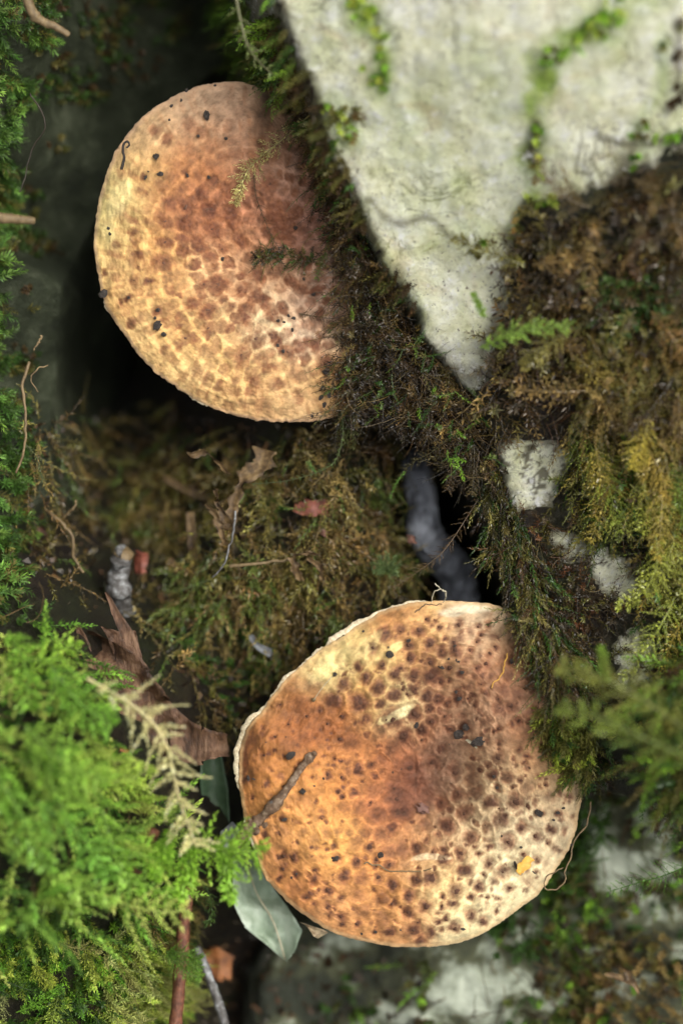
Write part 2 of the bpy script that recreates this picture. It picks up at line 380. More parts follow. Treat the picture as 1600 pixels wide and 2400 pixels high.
for line, sg, zz, k in (([(870, 470), (930, 500), (1010, 520), (1080, 545)], .1, 2, .7), ([(1390, 330), (1450, 350), (1530, 340), (1600, 330)], .09, 2.7, .7), ([(1255, 290), (1258, 370)], .16, 3, .95), ([(1180, 560), (1190, 650), (1165, 720), (1130, 830)], .16, 1, .7), ([(1600, 60), (1580, 180)], .12, 4, .7), ([(1490, 330), (1430, 430), (1420, 460)], .14, 2.5, .8), ([(1040, 840), (1100, 890), (1140, 900)], .2, 0, .6), ([(880, 20), (892, 190)], .06, 3.5, .7)):
    brown = np.maximum(brown, k*near(line, sg, zz))
brown = np.maximum(brown, .75*sm(.16, -.05, ex+.12*fbm(GX*5, GY*5, 3, 17)))
brown = np.where(GY < 2.2, np.maximum(brown, .85*sm(.12, .3, fbm(GX*4.2, GY*4.2, 4, 18, .75))), brown)
hf('pale_rock', ZA, dA > -1.6, M['pale_rock'], 'big pale cream lichen covered rock with wedge-shaped point in the upper right', 'rock', floor=-14, col=np.stack([green*(.6+.9*np.clip(fbm(GX*2, GY*2, 3, 19)+.4, 0, 1)), brown, brown*0], -1))
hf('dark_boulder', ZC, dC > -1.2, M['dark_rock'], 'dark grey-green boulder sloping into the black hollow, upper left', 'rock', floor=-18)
hf('low_rock', ZB, dB > -1.0, M['low_rock'], 'blurred rock with pale grey-green lichen patches below the lower mushroom', 'rock', floor=-10)

# ------------------------------------------------------------------ the two mushrooms
def tile(ox, oy, s, pts): return [(ox+x/s, oy+y/s, r/s, k) for (x, y, r, k) in [(p+(1.0,))[:4] if len(p) == 3 else p for p in pts]]

SP_UP = (tile(200, 180, 4.9, [(1350, 1340, 75), (975, 1470, 70, .8), (1150, 1500, 85, .85), (1400, 1530, 105), (920, 1660, 72, .7), (1160, 1690, 88), (1460, 1750, 92), (920, 1900, 72, .8), (1110, 1870, 60), (1280, 1890, 72),
    (545, 1650, 48, .6), (550, 1790, 40, .7), (660, 1310, 45, .6), (680, 1140, 32, .7), (930, 730, 52, .8), (790, 620, 50, .6), (1190, 570, 75, .45), (1330, 640, 52, .5), (1100, 1290, 40, .5), (1270, 1480, 30, .6), (700, 1650, 42, .45), (560, 1900, 40, .55), (350, 1940, 42, .5),
    (420, 1120, 55, .4), (420, 1600, 60, .4), (1160, 1110, 38, .6), (1310, 1150, 40, .4), (1400, 1000, 60, .35), (1200, 850, 60, .3), (870, 1250, 60, .35), (560, 1130, 50, .35), (1050, 1000, 50, .35)])
  + tile(480, 180, 4.9, [(80, 1520, 80), (290, 1570, 85), (320, 1690, 62, .9), (400, 1870, 85), (240, 1310, 72, .6), (750, 1230, 85, .7), (560, 1330, 60, .5), (720, 1330, 90, .6), (800, 1580, 115, .8), (860, 1720, 115, .8), (1020, 1600, 60, .7), (930, 1810, 85, .6), (560, 1010, 60, .3), (130, 1050, 60, .3), (40, 800, 60, .35)])
  + tile(200, 580, 4.9, [(1140, 45, 62), (1330, 20, 68), (900, 180, 95, .75), (610, 90, 55, .75), (370, 100, 50, .35), (730, 390, 45), (1190, 210, 45, .6), (1490, 210, 50, .6), (1360, 420, 50, .9), (1500, 430, 100), (1040, 310, 62, .35), (1040, 470, 85, .3), (490, 580, 35), (410, 610, 25),
    (230, 290, 32, .8), (350, 340, 45, .45), (560, 380, 48, .6), (520, 860, 50, .7), (640, 830, 50, .4), (830, 720, 48, 1.), (930, 720, 95, .35), (1060, 880, 80, .4), (1250, 640, 82), (1400, 720, 88), (1060, 540, 30, .8), (1410, 930, 72, .5), (1150, 1040, 58, .6), (920, 1170, 42, .5), (1450, 1170, 72, .4),
    (1400, 1480, 50, .4), (1090, 910, 36, .7), (620, 220, 28, .6), (1290, 1430, 45, .4), (300, 90, 40, .4), (340, 200, 60, .25), (750, 960, 50, .3), (420, 640, 60, .25), (760, 530, 50, .35), (1230, 330, 40, .5)])
  + tile(480, 580, 4.9, [(150, 430, 112), (600, 330, 78), (430, 310, 46), (440, 480, 72), (580, 560, 78), (680, 610, 72), (50, 720, 82, .9), (480, 740, 95), (230, 600, 42, .7), (40, 930, 72, .6), (280, 930, 52, .8), (780, 770, 75, .7), (420, 1240, 100, .65), (590, 1050, 80, .6), (770, 1040, 52, .9), (840, 1110, 40),
    (950, 1200, 78, .75), (1080, 1130, 75, .8), (1260, 1110, 75), (680, 1290, 80, .5), (580, 1530, 62, .65), (1040, 1450, 82, .5), (780, 1560, 85, .35), (250, 1620, 52, .35), (1060, 1730, 62, .5), (680, 1820, 75, .35), (320, 680, 42, .7), (1400, 1340, 90, .8), (1000, 390, 65, .8), (800, 290, 80, .5), (400, 950, 65, .35), (100, 1200, 62, .35),
    (350, 1520, 40, .4), (910, 1570, 35, .5), (1100, 470, 60, .7), (900, 700, 55, .8), (60, 120, 60, .8), (200, 20, 60, .8), (1180, 900, 70, .4), (1290, 860, 50, .5), (780, 1370, 30, .6), (420, 1790, 40, .35)]))
SP_LO = (tile(540, 1400, 3.733, [(1340, 320, 50, .8), (1490, 300, 45, .7), (1245, 440, 45), (1335, 595, 38), (1445, 680, 50), (1125, 600, 35), (1180, 700, 42), (1280, 785, 50), (1425, 860, 55), (1130, 920, 65), (1300, 930, 45), (985, 760, 50, .8), (900, 900, 60, .9), (950, 520, 50, .5), (1190, 1070, 45, .7), (1420, 1070, 85),
    (1510, 1220, 60), (1320, 1170, 50, .4), (1130, 1490, 32), (1560, 540, 30), (780, 990, 25, .7), (1360, 1070, 50), (720, 760, 60, .3), (600, 960, 70, .25), (150, 1250, 60, .5), (480, 1300, 60, .2), (1050, 1260, 60, .3), (1420, 1300, 60, .4), (1310, 1420, 40, .4)])
  + tile(940, 1400, 3.733, [(155, 290, 45, .8), (60, 420, 45, .8), (255, 410, 50), (75, 530, 45), (105, 690, 60), (250, 570, 45, .8), (270, 690, 75), (120, 800, 45), (225, 870, 52), (315, 900, 48), (395, 925, 30), (490, 880, 45), (245, 980, 40), (110, 1020, 66), (260, 1090, 45), (170, 1160, 50), (700, 330, 25), (600, 470, 25), (820, 430, 25),
    (770, 490, 25, .7), (740, 580, 35, .7), (660, 390, 22, .6), (530, 660, 28), (660, 620, 30, .8), (470, 460, 45, .8), (380, 370, 22), (330, 260, 25), (350, 470, 38, .8), (500, 240, 35, .7), (760, 250, 25), (710, 670, 25, .7), (700, 760, 22, .6), (460, 400, 35, .6), (340, 740, 38), (480, 830, 25), (380, 1040, 38, .6), (520, 1040, 30, .5), (680, 990, 22, .5),
    (720, 1090, 30, .4), (850, 1410, 50, .6), (560, 1130, 38), (430, 1150, 30), (850, 890, 32, .6), (900, 800, 45, .5), (960, 950, 55, .6), (860, 970, 45, .6), (1100, 1390, 25), (860, 1280, 25, .6), (800, 1560, 25), (940, 1560, 32, .7), (340, 1320, 30), (270, 1450, 55, .8), (450, 1500, 50, .7), (30, 1200, 50, .8), (80, 1490, 45, .7), (600, 1500, 35, .5),
    (590, 790, 35, .4), (600, 300, 30, .5), (560, 540, 30, .5), (420, 620, 35, .6), (950, 700, 45, .4), (1010, 850, 50, .5), (1140, 1000, 40, .4), (1030, 1080, 30, .8), (960, 560, 30, .6), (200, 500, 35, .5), (0, 620, 35, .7), (520, 360, 30, .5), (800, 340, 22, .5), (880, 520, 26, .5), (640, 700, 26, .5), (780, 700, 26, .4)])
  + tile(540, 1800, 3.733, [(470, 450, 30), (800, 445, 28), (300, 580, 20), (910, 690, 32), (930, 800, 42), (1220, 690, 40), (1110, 810, 40), (420, 790, 33), (465, 770, 35, .8), (545, 790, 38), (460, 880, 42, .6), (440, 960, 25), (580, 930, 22), (735, 970, 40), (995, 950, 45), (850, 1070, 40), (700, 1090, 30), (665, 1130, 35), (970, 1140, 25), (740, 1190, 18), (845, 1220, 30), (860, 1290, 25),
    (915, 1230, 20), (965, 1300, 35), (965, 1360, 25), (1105, 1360, 32), (1265, 1435, 25), (1390, 1430, 42), (1430, 1030, 50), (1160, 960, 50, .5), (1290, 960, 40, .6), (1320, 1140, 55, .5), (1410, 1190, 35, .8), (1120, 1110, 50, .3), (1330, 1330, 65, .4), (1555, 1110, 40), (1555, 1260, 45), (1410, 530, 50), (1310, 590, 62, .5), (1470, 390, 85, .7), (1290, 400, 75, .5), (1450, 270, 80, .6),
    (1390, 850, 42, .7), (1280, 800, 32, .8), (970, 80, 25), (1120, 20, 30), (1430, 180, 50, .6), (1100, 650, 45, .4), (1170, 560, 42, .4), (1000, 350, 38, .35), (1150, 350, 55, .35), (840, 570, 45, .35), (240, 710, 25), (440, 70, 32, .5), (150, 90, 32, .7), (1250, 200, 60, .35), (660, 300, 40, .2), (720, 620, 40, .25), (1170, 1250, 60, .35), (640, 560, 35, .25), (950, 550, 35, .35), (1040, 570, 35, .35), (1110, 480, 35, .35), (1400, 730, 60, .5), (1500, 720, 60, .5), (480, 540, 35, .25), (560, 1050, 60, .3)])
  + tile(940, 1800, 3.5636, [(765, 65, 38), (800, 165, 25), (890, 75, 45, .7), (745, 290, 50), (950, 280, 60, .7), (525, 380, 66, .8), (385, 490, 62), (590, 570, 45, .9), (700, 480, 45, .6), (830, 430, 60, .7), (870, 400, 30), (1000, 505, 40, .9), (1120, 570, 36, .7), (1245, 515, 36), (1360, 520, 25, .6), (1150, 380, 33, 1.2), (1310, 375, 25), (890, 620, 55, .8), (725, 660, 30), (650, 712, 22),
    (495, 710, 45), (735, 800, 45, .7), (540, 860, 50), (845, 870, 45, .7), (640, 985, 36, .9), (775, 955, 30, .6), (905, 1000, 36, .8), (585, 1070, 30), (460, 1030, 52, .6), (345, 1080, 25), (435, 1125, 38), (340, 1155, 22), (810, 1090, 25, .7), (705, 1130, 20, .5), (790, 1200, 25, .8), (585, 1225, 45, .9), (675, 1280, 38), (375, 1265, 30), (320, 1285, 25), (210, 1155, 45), (65, 1205, 50), (70, 1060, 50),
    (140, 1290, 20), (100, 1350, 52), (250, 1375, 38), (160, 1440, 45), (450, 1340, 42, .8), (130, 670, 50, .8), (260, 705, 36, .8), (350, 760, 52), (130, 930, 45), (250, 920, 62), (350, 690, 35), (480, 220, 52, .7), (600, 200, 46, .6), (445, 40, 46, .6), (590, 90, 50, .5), (340, 290, 46, .8), (20, 380, 52, .8), (100, 120, 62, .5), (1220, 630, 22, .8), (1290, 670, 30, .5), (1130, 760, 30, .8), (1205, 790, 30, .3),
    (1060, 950, 32, .35), (1130, 850, 18), (1020, 720, 26), (1380, 90, 30), (1390, 230, 30, .8), (1240, 240, 42, .35), (1040, 170, 42, .35), (200, 470, 50, .5), (230, 180, 55, .5), (1440, 400, 20, .5)]))
BASE_LO = [(600, 1720, 196, 130, 62), (568, 1765, 130, 72, 35), (620, 1800, 210, 140, 66), (680, 1660, 172, 104, 50), (640, 1640, 198, 146, 84), (760, 1560, 238, 208, 142), (850, 1520, 238, 205, 135), (700, 1700, 170, 100, 46), (800, 1700, 172, 104, 50), (870, 1640, 212, 156, 82), (935, 1672, 250, 232, 170), (900, 1450, 208, 140, 76),
    (1000, 1440, 240, 186, 118), (1100, 1430, 232, 204, 170), (1100, 1490, 208, 165, 125), (1000, 1520, 212, 160, 96), (1050, 1600, 182, 136, 98), (1150, 1600, 184, 132, 95), (1230, 1600, 168, 114, 76), (1260, 1650, 208, 160, 128), (1000, 1700, 196, 128, 90), (1100, 1690, 188, 146, 114), (1050, 1760, 160, 122, 96), (950, 1760, 174, 104, 66), (880, 1760, 182, 108, 58),
    (960, 1850, 140, 82, 58), (1010, 1850, 145, 98, 74), (1095, 1830, 170, 134, 102), (900, 1850, 202, 130, 76), (850, 1790, 216, 148, 80), (750, 1830, 224, 152, 74), (700, 1900, 232, 162, 84), (760, 1980, 236, 172, 88), (650, 1980, 222, 156, 88), (700, 2060, 212, 142, 74), (850, 2050, 222, 152, 78), (900, 2120, 218, 152, 78), (800, 2130, 220, 156, 94),
    (950, 2180, 222, 162, 104), (1050, 2100, 240, 202, 140), (1080, 2170, 245, 222, 172), (1150, 2100, 245, 222, 176), (1200, 2050, 248, 226, 180), (1280, 2000, 245, 218, 176), (1320, 1920, 240, 212, 172), (1200, 1920, 242, 214, 172), (1120, 1930, 242, 212, 166), (1060, 1950, 222, 182, 140), (1000, 1960, 198, 138, 90), (950, 1980, 208, 142, 84),
    (1020, 2010, 232, 192, 136), (1200, 1820, 232, 194, 148), (1250, 1800, 206, 152, 100), (1310, 1840, 224, 186, 140), (1150, 1750, 202, 152, 112), (1230, 1730, 168, 110, 72), (1140, 1830, 236, 205, 160), (1130, 1700, 196, 150, 115)]
BASE_UP = [(540, 220, 215, 182, 152), (450, 260, 212, 182, 150), (350, 290, 222, 188, 142), (580, 260, 204, 166, 136), (300, 340, 222, 188, 142), (560, 320, 188, 144, 112), (450, 320, 212, 164, 118), (330, 380, 240, 198, 126), (400, 400, 206, 146, 88), (480, 400, 190, 128, 76), (270, 470, 248, 232, 158), (300, 440, 248, 232, 158), (262, 545, 240, 218, 146),
    (340, 450, 222, 170, 102), (400, 480, 204, 140, 92), (480, 500, 204, 140, 98), (560, 500, 196, 132, 98), (600, 420, 196, 146, 114), (660, 400, 204, 164, 142), (660, 480, 186, 134, 108), (700, 520, 184, 140, 124), (660, 540, 176, 118, 94), (580, 560, 224, 166, 116), (350, 560, 232, 180, 108), (250, 620, 240, 208, 138), (300, 680, 240, 198, 128), (400, 640, 240, 194, 122),
    (500, 640, 232, 190, 140), (600, 640, 224, 172, 132), (680, 640, 196, 150, 120), (750, 650, 190, 158, 140), (740, 700, 198, 166, 148), (640, 680, 248, 216, 172), (560, 700, 236, 194, 148), (620, 760, 252, 230, 182), (700, 740, 224, 190, 160), (720, 790, 240, 212, 182), (500, 740, 244, 206, 138), (420, 780, 240, 198, 122), (350, 820, 248, 212, 146), (450, 900, 248, 212, 146),
    (550, 880, 240, 198, 128), (650, 880, 240, 202, 138), (600, 960, 244, 202, 142), (700, 960, 244, 206, 152), (760, 900, 236, 190, 124)]
OUT_LO = [(1004, 1409), (1086, 1412), (1157, 1416), (1190, 1430), (1223, 1486), (1259, 1547), (1285, 1603), (1312, 1680), (1348, 1750), (1369, 1812), (1362, 1870), (1353, 1910), (1336, 1980), (1292, 2050), (1258, 2098), (1208, 2133), (1157, 2173), (1106, 2198), (1014, 2217), (933, 2219), (851, 2204), (796, 2191), (735, 2158), (679, 2117), (638, 2077), (617, 2048), (602, 1995), (585, 1945), (568, 1890), (562, 1840), (560, 1790), (566, 1742), (580, 1706), (618, 1662), (668, 1597), (728, 1542), (800, 1494), (853, 1458), (928, 1421)]
OUT_UP = [(541, 190), (592, 199), (640, 225), (690, 280), (735, 360), (770, 450), (800, 540), (825, 640), (838, 740), (838, 840), (820, 930), (781, 977), (740, 986), (679, 988), (612, 984), (551, 974), (488, 950), (411, 904), (361, 868), (311, 812), (281, 766), (254, 727), (239, 687), (226, 625), (222, 590), (220, 556), (230, 490), (247, 423), (267, 367), (297, 316), (332, 278), (388, 237), (439, 212), (510, 194)]

def rcurve(out, C, n, jit, seed):
    out = np.array(out, float)
    th = np.arctan2(-(out[:, 1]-C[1]), out[:, 0]-C[0]); r = np.hypot(out[:, 0]-C[0], out[:, 1]-C[1])
    o = np.argsort(th); th = th[o]; r = r[o]
    th = np.concatenate([th-2*np.pi, th, th+2*np.pi]); r = np.tile(r, 3)
    T = np.linspace(-np.pi, np.pi, n, endpoint=False); Rr = np.interp(T, th, r)
    k = np.exp(-np.linspace(-2, 2, 9)**2); k /= k.sum()
    Rr = np.convolve(np.concatenate([Rr[-4:], Rr, Rr[:4]]), k, 'valid')
    Rr = Rr + jit*(vnoise(T*40, T*0, seed)*1.0+vnoise(T*90+5, T*0, seed+1)*.9+vnoise(T*14+3, T*0, seed+2)*1.3)
    return T, Rr

def z_lo(px, py):
    dx = (px-975)/100; dy = (1830-py)/100; r = np.hypot(dx, dy)
    z = -.085*dx+.075*dy - 1.45*np.exp(-(r/1.6)**2)
    z = z - .30*sm(1080, 1130, px+.10*(py-1750))*0 + .24*sm(1085, 1150, px-.0*(py))*sm(1500, 1680, py)*sm(2000, 1800, py)
    z = z - .22*np.exp(-((py-(1700-.35*(px-640)))/60)**2)*sm(900, 760, px)
    z = z + .2*fbm(px/150, py/150, 3, 3)*2
    return z+.25
def z_up(px, py):
    dx = (px-600)/100; dy = (640-py)/100; r = np.hypot(dx, dy)
    z = -.05*dx-.065*dy - .75*np.exp(-(r/1.6)**2)
    z = z - .55*sm(590, 640, px+.15*(py-260))*sm(430, 330, py) - .25*sm(640, 720, px)*sm(380, 460, py)*sm(640, 560, py)
    z = z - .35*np.exp(-((py-(640+.62*(px-600)))/45)**2)*sm(560, 720, px)
    z = z + .12*fbm(px/150, py/150, 3, 4)*2
    return z+.1

def spotfield(px, py, spots, C, elong):
    """0..1 halo and 0..1 core of the nearest scales; distances warped so that no scale is round"""
    halo = np.zeros(px.shape); core = np.zeros(px.shape); D1 = np.full(px.shape, 9.0); D2 = np.full(px.shape, 9.0)
    wx = px+10*fbm(px/24, py/24, 4, 81, .6); wy = py+10*fbm(px/24, py/24, 4, 82, .6)
    for (sx, sy, r, k) in spots:
        m = (np.abs(px-sx) < r*4*elong+8) & (np.abs(py-sy) < r*4*elong+8)
        if not m.any(): continue
        ux, uy = sx-C[0], sy-C[1]; ln = math.hypot(ux, uy)+1e-6; ux /= ln; uy /= ln
        dx = wx[m]-sx; dy = wy[m]-sy
        a = (dx*ux+dy*uy)/elong; b = -dx*uy+dy*ux
        d = np.sqrt(a*a+b*b)/r; d1 = D1[m]; d2 = D2[m]
        D2[m] = np.where(d < d1, d1, np.minimum(d2, d)); D1[m] = np.minimum(d1, d)
        halo[m] = np.maximum(halo[m], min(k*1.15, 1)*sm(1.5 if elong > 1.2 else 1.75, .8, d)); core[m] = np.maximum(core[m], k*sm(1.08, .5, d))
    if elong > 1.2:      # concentric rows of tile-like scales
        dx = px-(C[0]+25); dy = py-(C[1]-5); th = np.arctan2(-dy, dx)
        r0 = np.hypot(dx, dy)*(1+.10*fbm(th*1.5, th*0, 2, 60))+9*fbm(px/45, py/45, 3, 61)
        row = np.floor(r0/37); fr = r0/37-row-.5
        per = np.maximum(4, np.round((row+.5)*37*2*np.pi/33)); u = (th/(2*np.pi)+.5)*per+.5*(row % 2)+.35*fbm(px/40, py/40, 3, 62); ci = np.floor(u); fu = u-ci-.5
        rnd = _hash(ci % per, row, 63); rn2 = _hash(ci % per, row, 64)
        d = (np.abs(fu*1.05/(.8+.5*rn2))**3+np.abs((fr+.05)*1.18)**3)**(1/3)
        win = sm(20, 70, r0)*sm(440, 240, r0); tile_ = sm(.52, .30, d+.24*fbm(px/11, py/11, 3, 65))*(.22+.78*rnd)*win
        halo = np.maximum(halo, tile_*.95); core = np.maximum(core*.9, tile_*.72*sm(360, 170, r0)*(.35+.65*(rn2 > .3)))
        edge = sm(.40, .55, d)*win; D1 = np.where(win > .3, 1.3, D1); D2 = np.where(win > .3, 1.3+.9*(1-edge), D2)
    ridge = np.exp(-((D2-D1)/.35)**2)*sm(.75, 1.1, D1)*sm(3.6, 1.8, D1)
    return halo, core, ridge

def mushroom(label, out, C, zf, spots, base, scars, elong, jit, seed, rim_off, rim_dir, rimc, thick, foot):
    n = 460; ns = 190
    T, Rr = rcurve(out, C, n, jit, seed)
    s = np.linspace(0, 1, ns)**.85
    s[0] = .004
    TT, SS = np.meshgrid(T, s); RR = SS*Rr[None, :]
    px = C[0]+RR*np.cos(TT); py = C[1]-RR*np.sin(TT)
    halo, core, ridge = spotfield(px, py, spots, C, elong)
    # skin colour
    num = np.zeros(px.shape+(3,)); den = np.full(px.shape, 1e-9)
    wx = px+16*fbm(px/55, py/55, 3, 91); wy = py+16*fbm(px/55, py/55, 3, 92)
    for (bx, by, r, g_, b) in base:
        wg = np.exp(-((wx-bx)**2+(wy-by)**2)/(2*42**2)) + 1e-4*np.exp(-((wx-bx)**2+(wy-by)**2)/(2*120**2))
        num += wg[..., None]*lin((r, g_, b)); den += wg
    col = num/den[..., None]; lum = col.mean(-1, keepdims=True); col = np.clip(lum+(col-lum)*(.92 if elong > 1.2 else .88), .005, 1)**(1.1 if elong > 1.2 else 1.15)*(np.array([.62, .59, .55]) if elong > 1.2 else np.array([.66, .685, .655]))
    fib = fbm(TT*(44 if elong > 1.2 else 26)+(1.2 if elong > 1.2 else 3)*fbm(px/60, py/60, 2, 7), RR/(70 if elong > 1.2 else 90), 3, 95)                # radial fibres
    fw = sm(.25, .8, SS)*(.6 if elong > 1.2 else .5)
    dark = np.array(lin((164, 104, 58)))*.62
    f = np.clip(np.clip(fib*1.7-.05, 0, 1)*fw, 0, .9)
    col = col*(1-f[..., None])+f[..., None]*dark*np.clip(col/dark, .55, 1)
    col = col*((1+(.22 if elong > 1.2 else .30)*np.clip(ridge*(.8+.8*fbm(px/12, py/12, 3, 77)), 0, 1)[..., None]*np.array([1, 1.05, 1.1])))
    h1 = np.clip(halo*(.95+.6*fbm(px/7, py/7, 3, 96)), 0, 1)[..., None]*(.86 if elong > 1.2 else .72)
    hc = lin((158, 100, 62) if elong > 1.2 else (150, 92, 62))*.62
    col = col*(1-h1)+np.minimum(col, hc)*h1
    c1 = np.clip(core*(.9+.6*fbm(px/6, py/6, 3, 97)), 0, 1)[..., None]*(.86 if elong > 1.2 else .9)
    cc = lin((112, 60, 38))*.56 if elong > 1.2 else lin((92, 53, 36))*.6
    col = col*(1-c1)+cc*c1
    for (ex_, ey_, ra, rb, an_, ec, st_) in scars:
        ca, sa = math.cos(math.radians(an_)), math.sin(math.radians(an_)); u = (wx-ex_)*ca-(wy-ey_)*sa; v = (wx-ex_)*sa+(wy-ey_)*ca
        e_ = (sm(1.15, .75, np.hypot(u/ra, v/rb))*st_)[..., None]*(1-.7*np.clip(core, 0, 1)[..., None]); col = col*(1-e_)+e_*lin(ec)*.72
    mott = (1+.55*fbm(px/16, py/16, 5, 98, .65)*np.array(1.0))[..., None]; col = col*mott
    rimmask = (sm(.972, .992, SS)*.55)[..., None]
    col = col*(1-rimmask)+rimmask*lin(rimc)*.8
    z = zf(px, py) - .42*SS**9 - (.03 if elong > 1.2 else .045)*halo + .02*core + (.014 if elong > 1.2 else .03)*ridge*(.6+1.2*fbm(px/50, py/50, 2, 70)) + .065*fbm(px/22, py/22, 5, 99, .65) - .018*np.clip(fib, 0, 1)*fw
    V = P(px, py, z)
    F = grid_faces(ns, n); wrap = np.arange(ns-1)*n
    F = np.concatenate([F, np.stack([wrap+n-1, wrap, wrap+n, wrap+2*n-1], -1)])[:, ::-1]
    # rolled-under margin and closed underside of the cap flesh
    rv = []; cl = []
    for q, (dr, dz) in enumerate([(1.0, -.06), (.5, -.13), (-4, -.18), (-30, -.20)]):
        rq = Rr+dr; x_ = C[0]+rq*np.cos(T); y_ = C[1]-rq*np.sin(T)
        rv.append(P(x_, y_, z[-1]+dz)); cl.append(np.broadcast_to(lin(rimc)*.72, (n, 3)))
    nv = ns*n; Vall = np.concatenate([V.reshape(-1, 3)]+rv); Call = np.concatenate([col.reshape(-1, 3)]+cl)
    pr = (ns-1)*n+np.arange(n); FF = [F]
    for q in range(4):
        cu = nv+q*n+np.arange(n); FF.append(np.stack([np.roll(pr, -1), pr, cu, np.roll(cu, -1)], -1)); pr = cu
    org = np.append(P(*foot, 0)[:2], samp(ZG, *P(*foot, -4)[:2])-.3)
    root = empty('mushroom', org)
    capo = obj('cap', Vall, np.concatenate(FF), M['cap'], root, origin=P(C[0], C[1], 0), col=np.clip(Call, .004, .92))
    # pore layer under the cap, its frayed edge showing past the margin on one side
    du = np.array(rim_dir)/np.hypot(*rim_dir)
    face = np.clip(np.cos(T)*du[0]+np.sin(T)*du[1]+.15, 0, 1)
    ring_r = Rr-5+rim_off*face*np.clip(.7+1.5*fbm(T*5, T*0, 3, seed+20), .15, 1.4)+3.4*face*(vnoise(T*150, T*0, seed+9)+vnoise(T*70, T*0, seed+10))
    rings = []
    for rr_, dz in ((ring_r-4-rim_off*face*.6, -.03), (ring_r-1, -.035), (ring_r+.5, -.06-thick*.5), (ring_r-6, -.15-thick), (Rr*.8, -.3-thick), (Rr*.45, -.9-thick), (Rr*.12, -1.5-thick)):
        zb = z[-1]*np.clip(rr_/Rr, 0, 1)+(1-np.clip(rr_/Rr, 0, 1))*zf(np.array(C[0]), np.array(C[1]))
        rings.append(P(C[0]+rr_*np.cos(T), C[1]-rr_*np.sin(T), zb+dz))
    Fp = []
    for q in range(len(rings)-1):
        a = q*n+np.arange(n); b = a+n; Fp.append(np.stack([np.roll(a, -1), a, b, np.roll(b, -1)], -1))
    obj('pore_layer', np.concatenate(rings), np.concatenate(Fp), M['pore'], capo)
    # short thick stem into the soil
    top = P(C[0], C[1], zf(np.array(C[0]*1.), np.array(C[1]*1.))-.9); bot = org.copy()
    K = 10; st = np.linspace(0, 1, K)[:, None]; path = top*(1-st)+bot*st
    V2, F2 = tube(path, np.linspace(1.0, .75, K), 20, .12)
    obj('stem', V2, F2, M['stem'], root)
    # every dark scale is a small raised tuft of its own
    for i, (sx, sy, r, k) in enumerate(spots):
        if k < .6 or r < 5.6: continue
        jx = int(np.argmin(np.abs(np.angle(np.exp(1j*(T-math.atan2(-(sy-C[1]), sx-C[0])))))))
        if math.hypot(sx-C[0], sy-C[1]) > Rr[jx]*.96: continue
        zz = zf(np.array(sx*1.), np.array(sy*1.)) - .42*(math.hypot(sx-C[0], sy-C[1])/Rr[jx])**9-.03
        q = P(sx, sy, zz)
        o = link('scale', TUFTS[i % 6], None, capo, q)
        e = (zf(np.array(sx+4.), np.array(sy*1.))-zf(np.array(sx-4.), np.array(sy*1.)))/.08; e2 = (zf(np.array(sx*1.), np.array(sy-4.))-zf(np.array(sx*1.), np.array(sy+4.)))/.08
        nn = Vector((-e, -e2, 1)).normalized()
        rot = nn.to_track_quat('Z', 'Y').to_matrix().to_4x4()
        from mathutils import Matrix
        ang = math.atan2(-(sy-C[1]), sx-C[0])
        o.rotation_euler = (rot @ Matrix.Rotation(ang, 4, 'Z')).to_euler()
        g_ = r/100*(.2 if elong > 1.2 else .4)*(.6+.8*random.random())
        if elong > 1.2: o.material_slots[0].link = 'OBJECT'; o.material_slots[0].material = M['scale_tan']
        o.scale = (g_*(1.5 if elong > 1.2 else 1.1), g_, .7)
    root['label'] = label; root['category'] = 'mushroom'; root['group'] = 'scaly capped mushrooms'
    return root

def tube(path, rad, sides=8, rough=.0, seed=0, cap=True):
    path = np.asarray(path, float); rad = np.broadcast_to(np.asarray(rad, float), (len(path),))
    T = norm(np.gradient(path, axis=0)); a = np.array([.31, .52, .79]); B1 = norm(np.cross(T, a)); B2 = np.cross(T, B1)
    ph = np.arange(sides)/sides*2*np.pi
    rr = rad[:, None]*(1+rough*2*fbm(np.arange(len(path))[:, None]*.45+seed*7.7, np.stack([np.sin(ph), ], 0)*1.5+seed+ph[None]*0, 3, seed))
    V = path[:, None]+rr[..., None]*(np.cos(ph)[None, :, None]*B1[:, None]+np.sin(ph)[None, :, None]*B2[:, None])
    K = len(path); V = V.reshape(-1, 3); F = []
    i = np.arange(K*sides).reshape(K, sides)
    Fq = np.stack([i[:-1], np.roll(i[:-1], -1, 1), np.roll(i[1:], -1, 1), i[1:]], -1).reshape(-1, 4)
    if not cap: return V, Fq
    V = np.concatenate([V, path[:1]-T[:1]*rad[0]*.25, path[-1:]+T[-1:]*rad[-1]*.25]); n0 = K*sides
    t0 = np.stack([np.roll(i[0], -1), i[0], np.full(sides, n0)], -1); t1 = np.stack([i[-1], np.roll(i[-1], -1), np.full(sides, n0+1)], -1)
    return V, [Fq, np.concatenate([t0, t1])]

def spline(pts, n):
    """smooth polyline through (px,py,z) points -> n points in cm"""
    p = np.array([P(a, b, c) for a, b, c in pts]); k = len(p)
    if k == 2: t = np.linspace(0, 1, n)[:, None]; return p[0]*(1-t)+p[1]*t
    t = np.linspace(0, k-1, n); i = np.clip(t.astype(int), 0, k-2); f = (t-i)[:, None]
    p0 = p[np.maximum(i-1, 0)]; p1 = p[i]; p2 = p[i+1]; p3 = p[np.minimum(i+2, k-1)]
    return .5*((2*p1)+(-p0+p2)*f+(2*p0-5*p1+4*p2-p3)*f**2+(-p0+3*p1-3*p2+p3)*f**3)

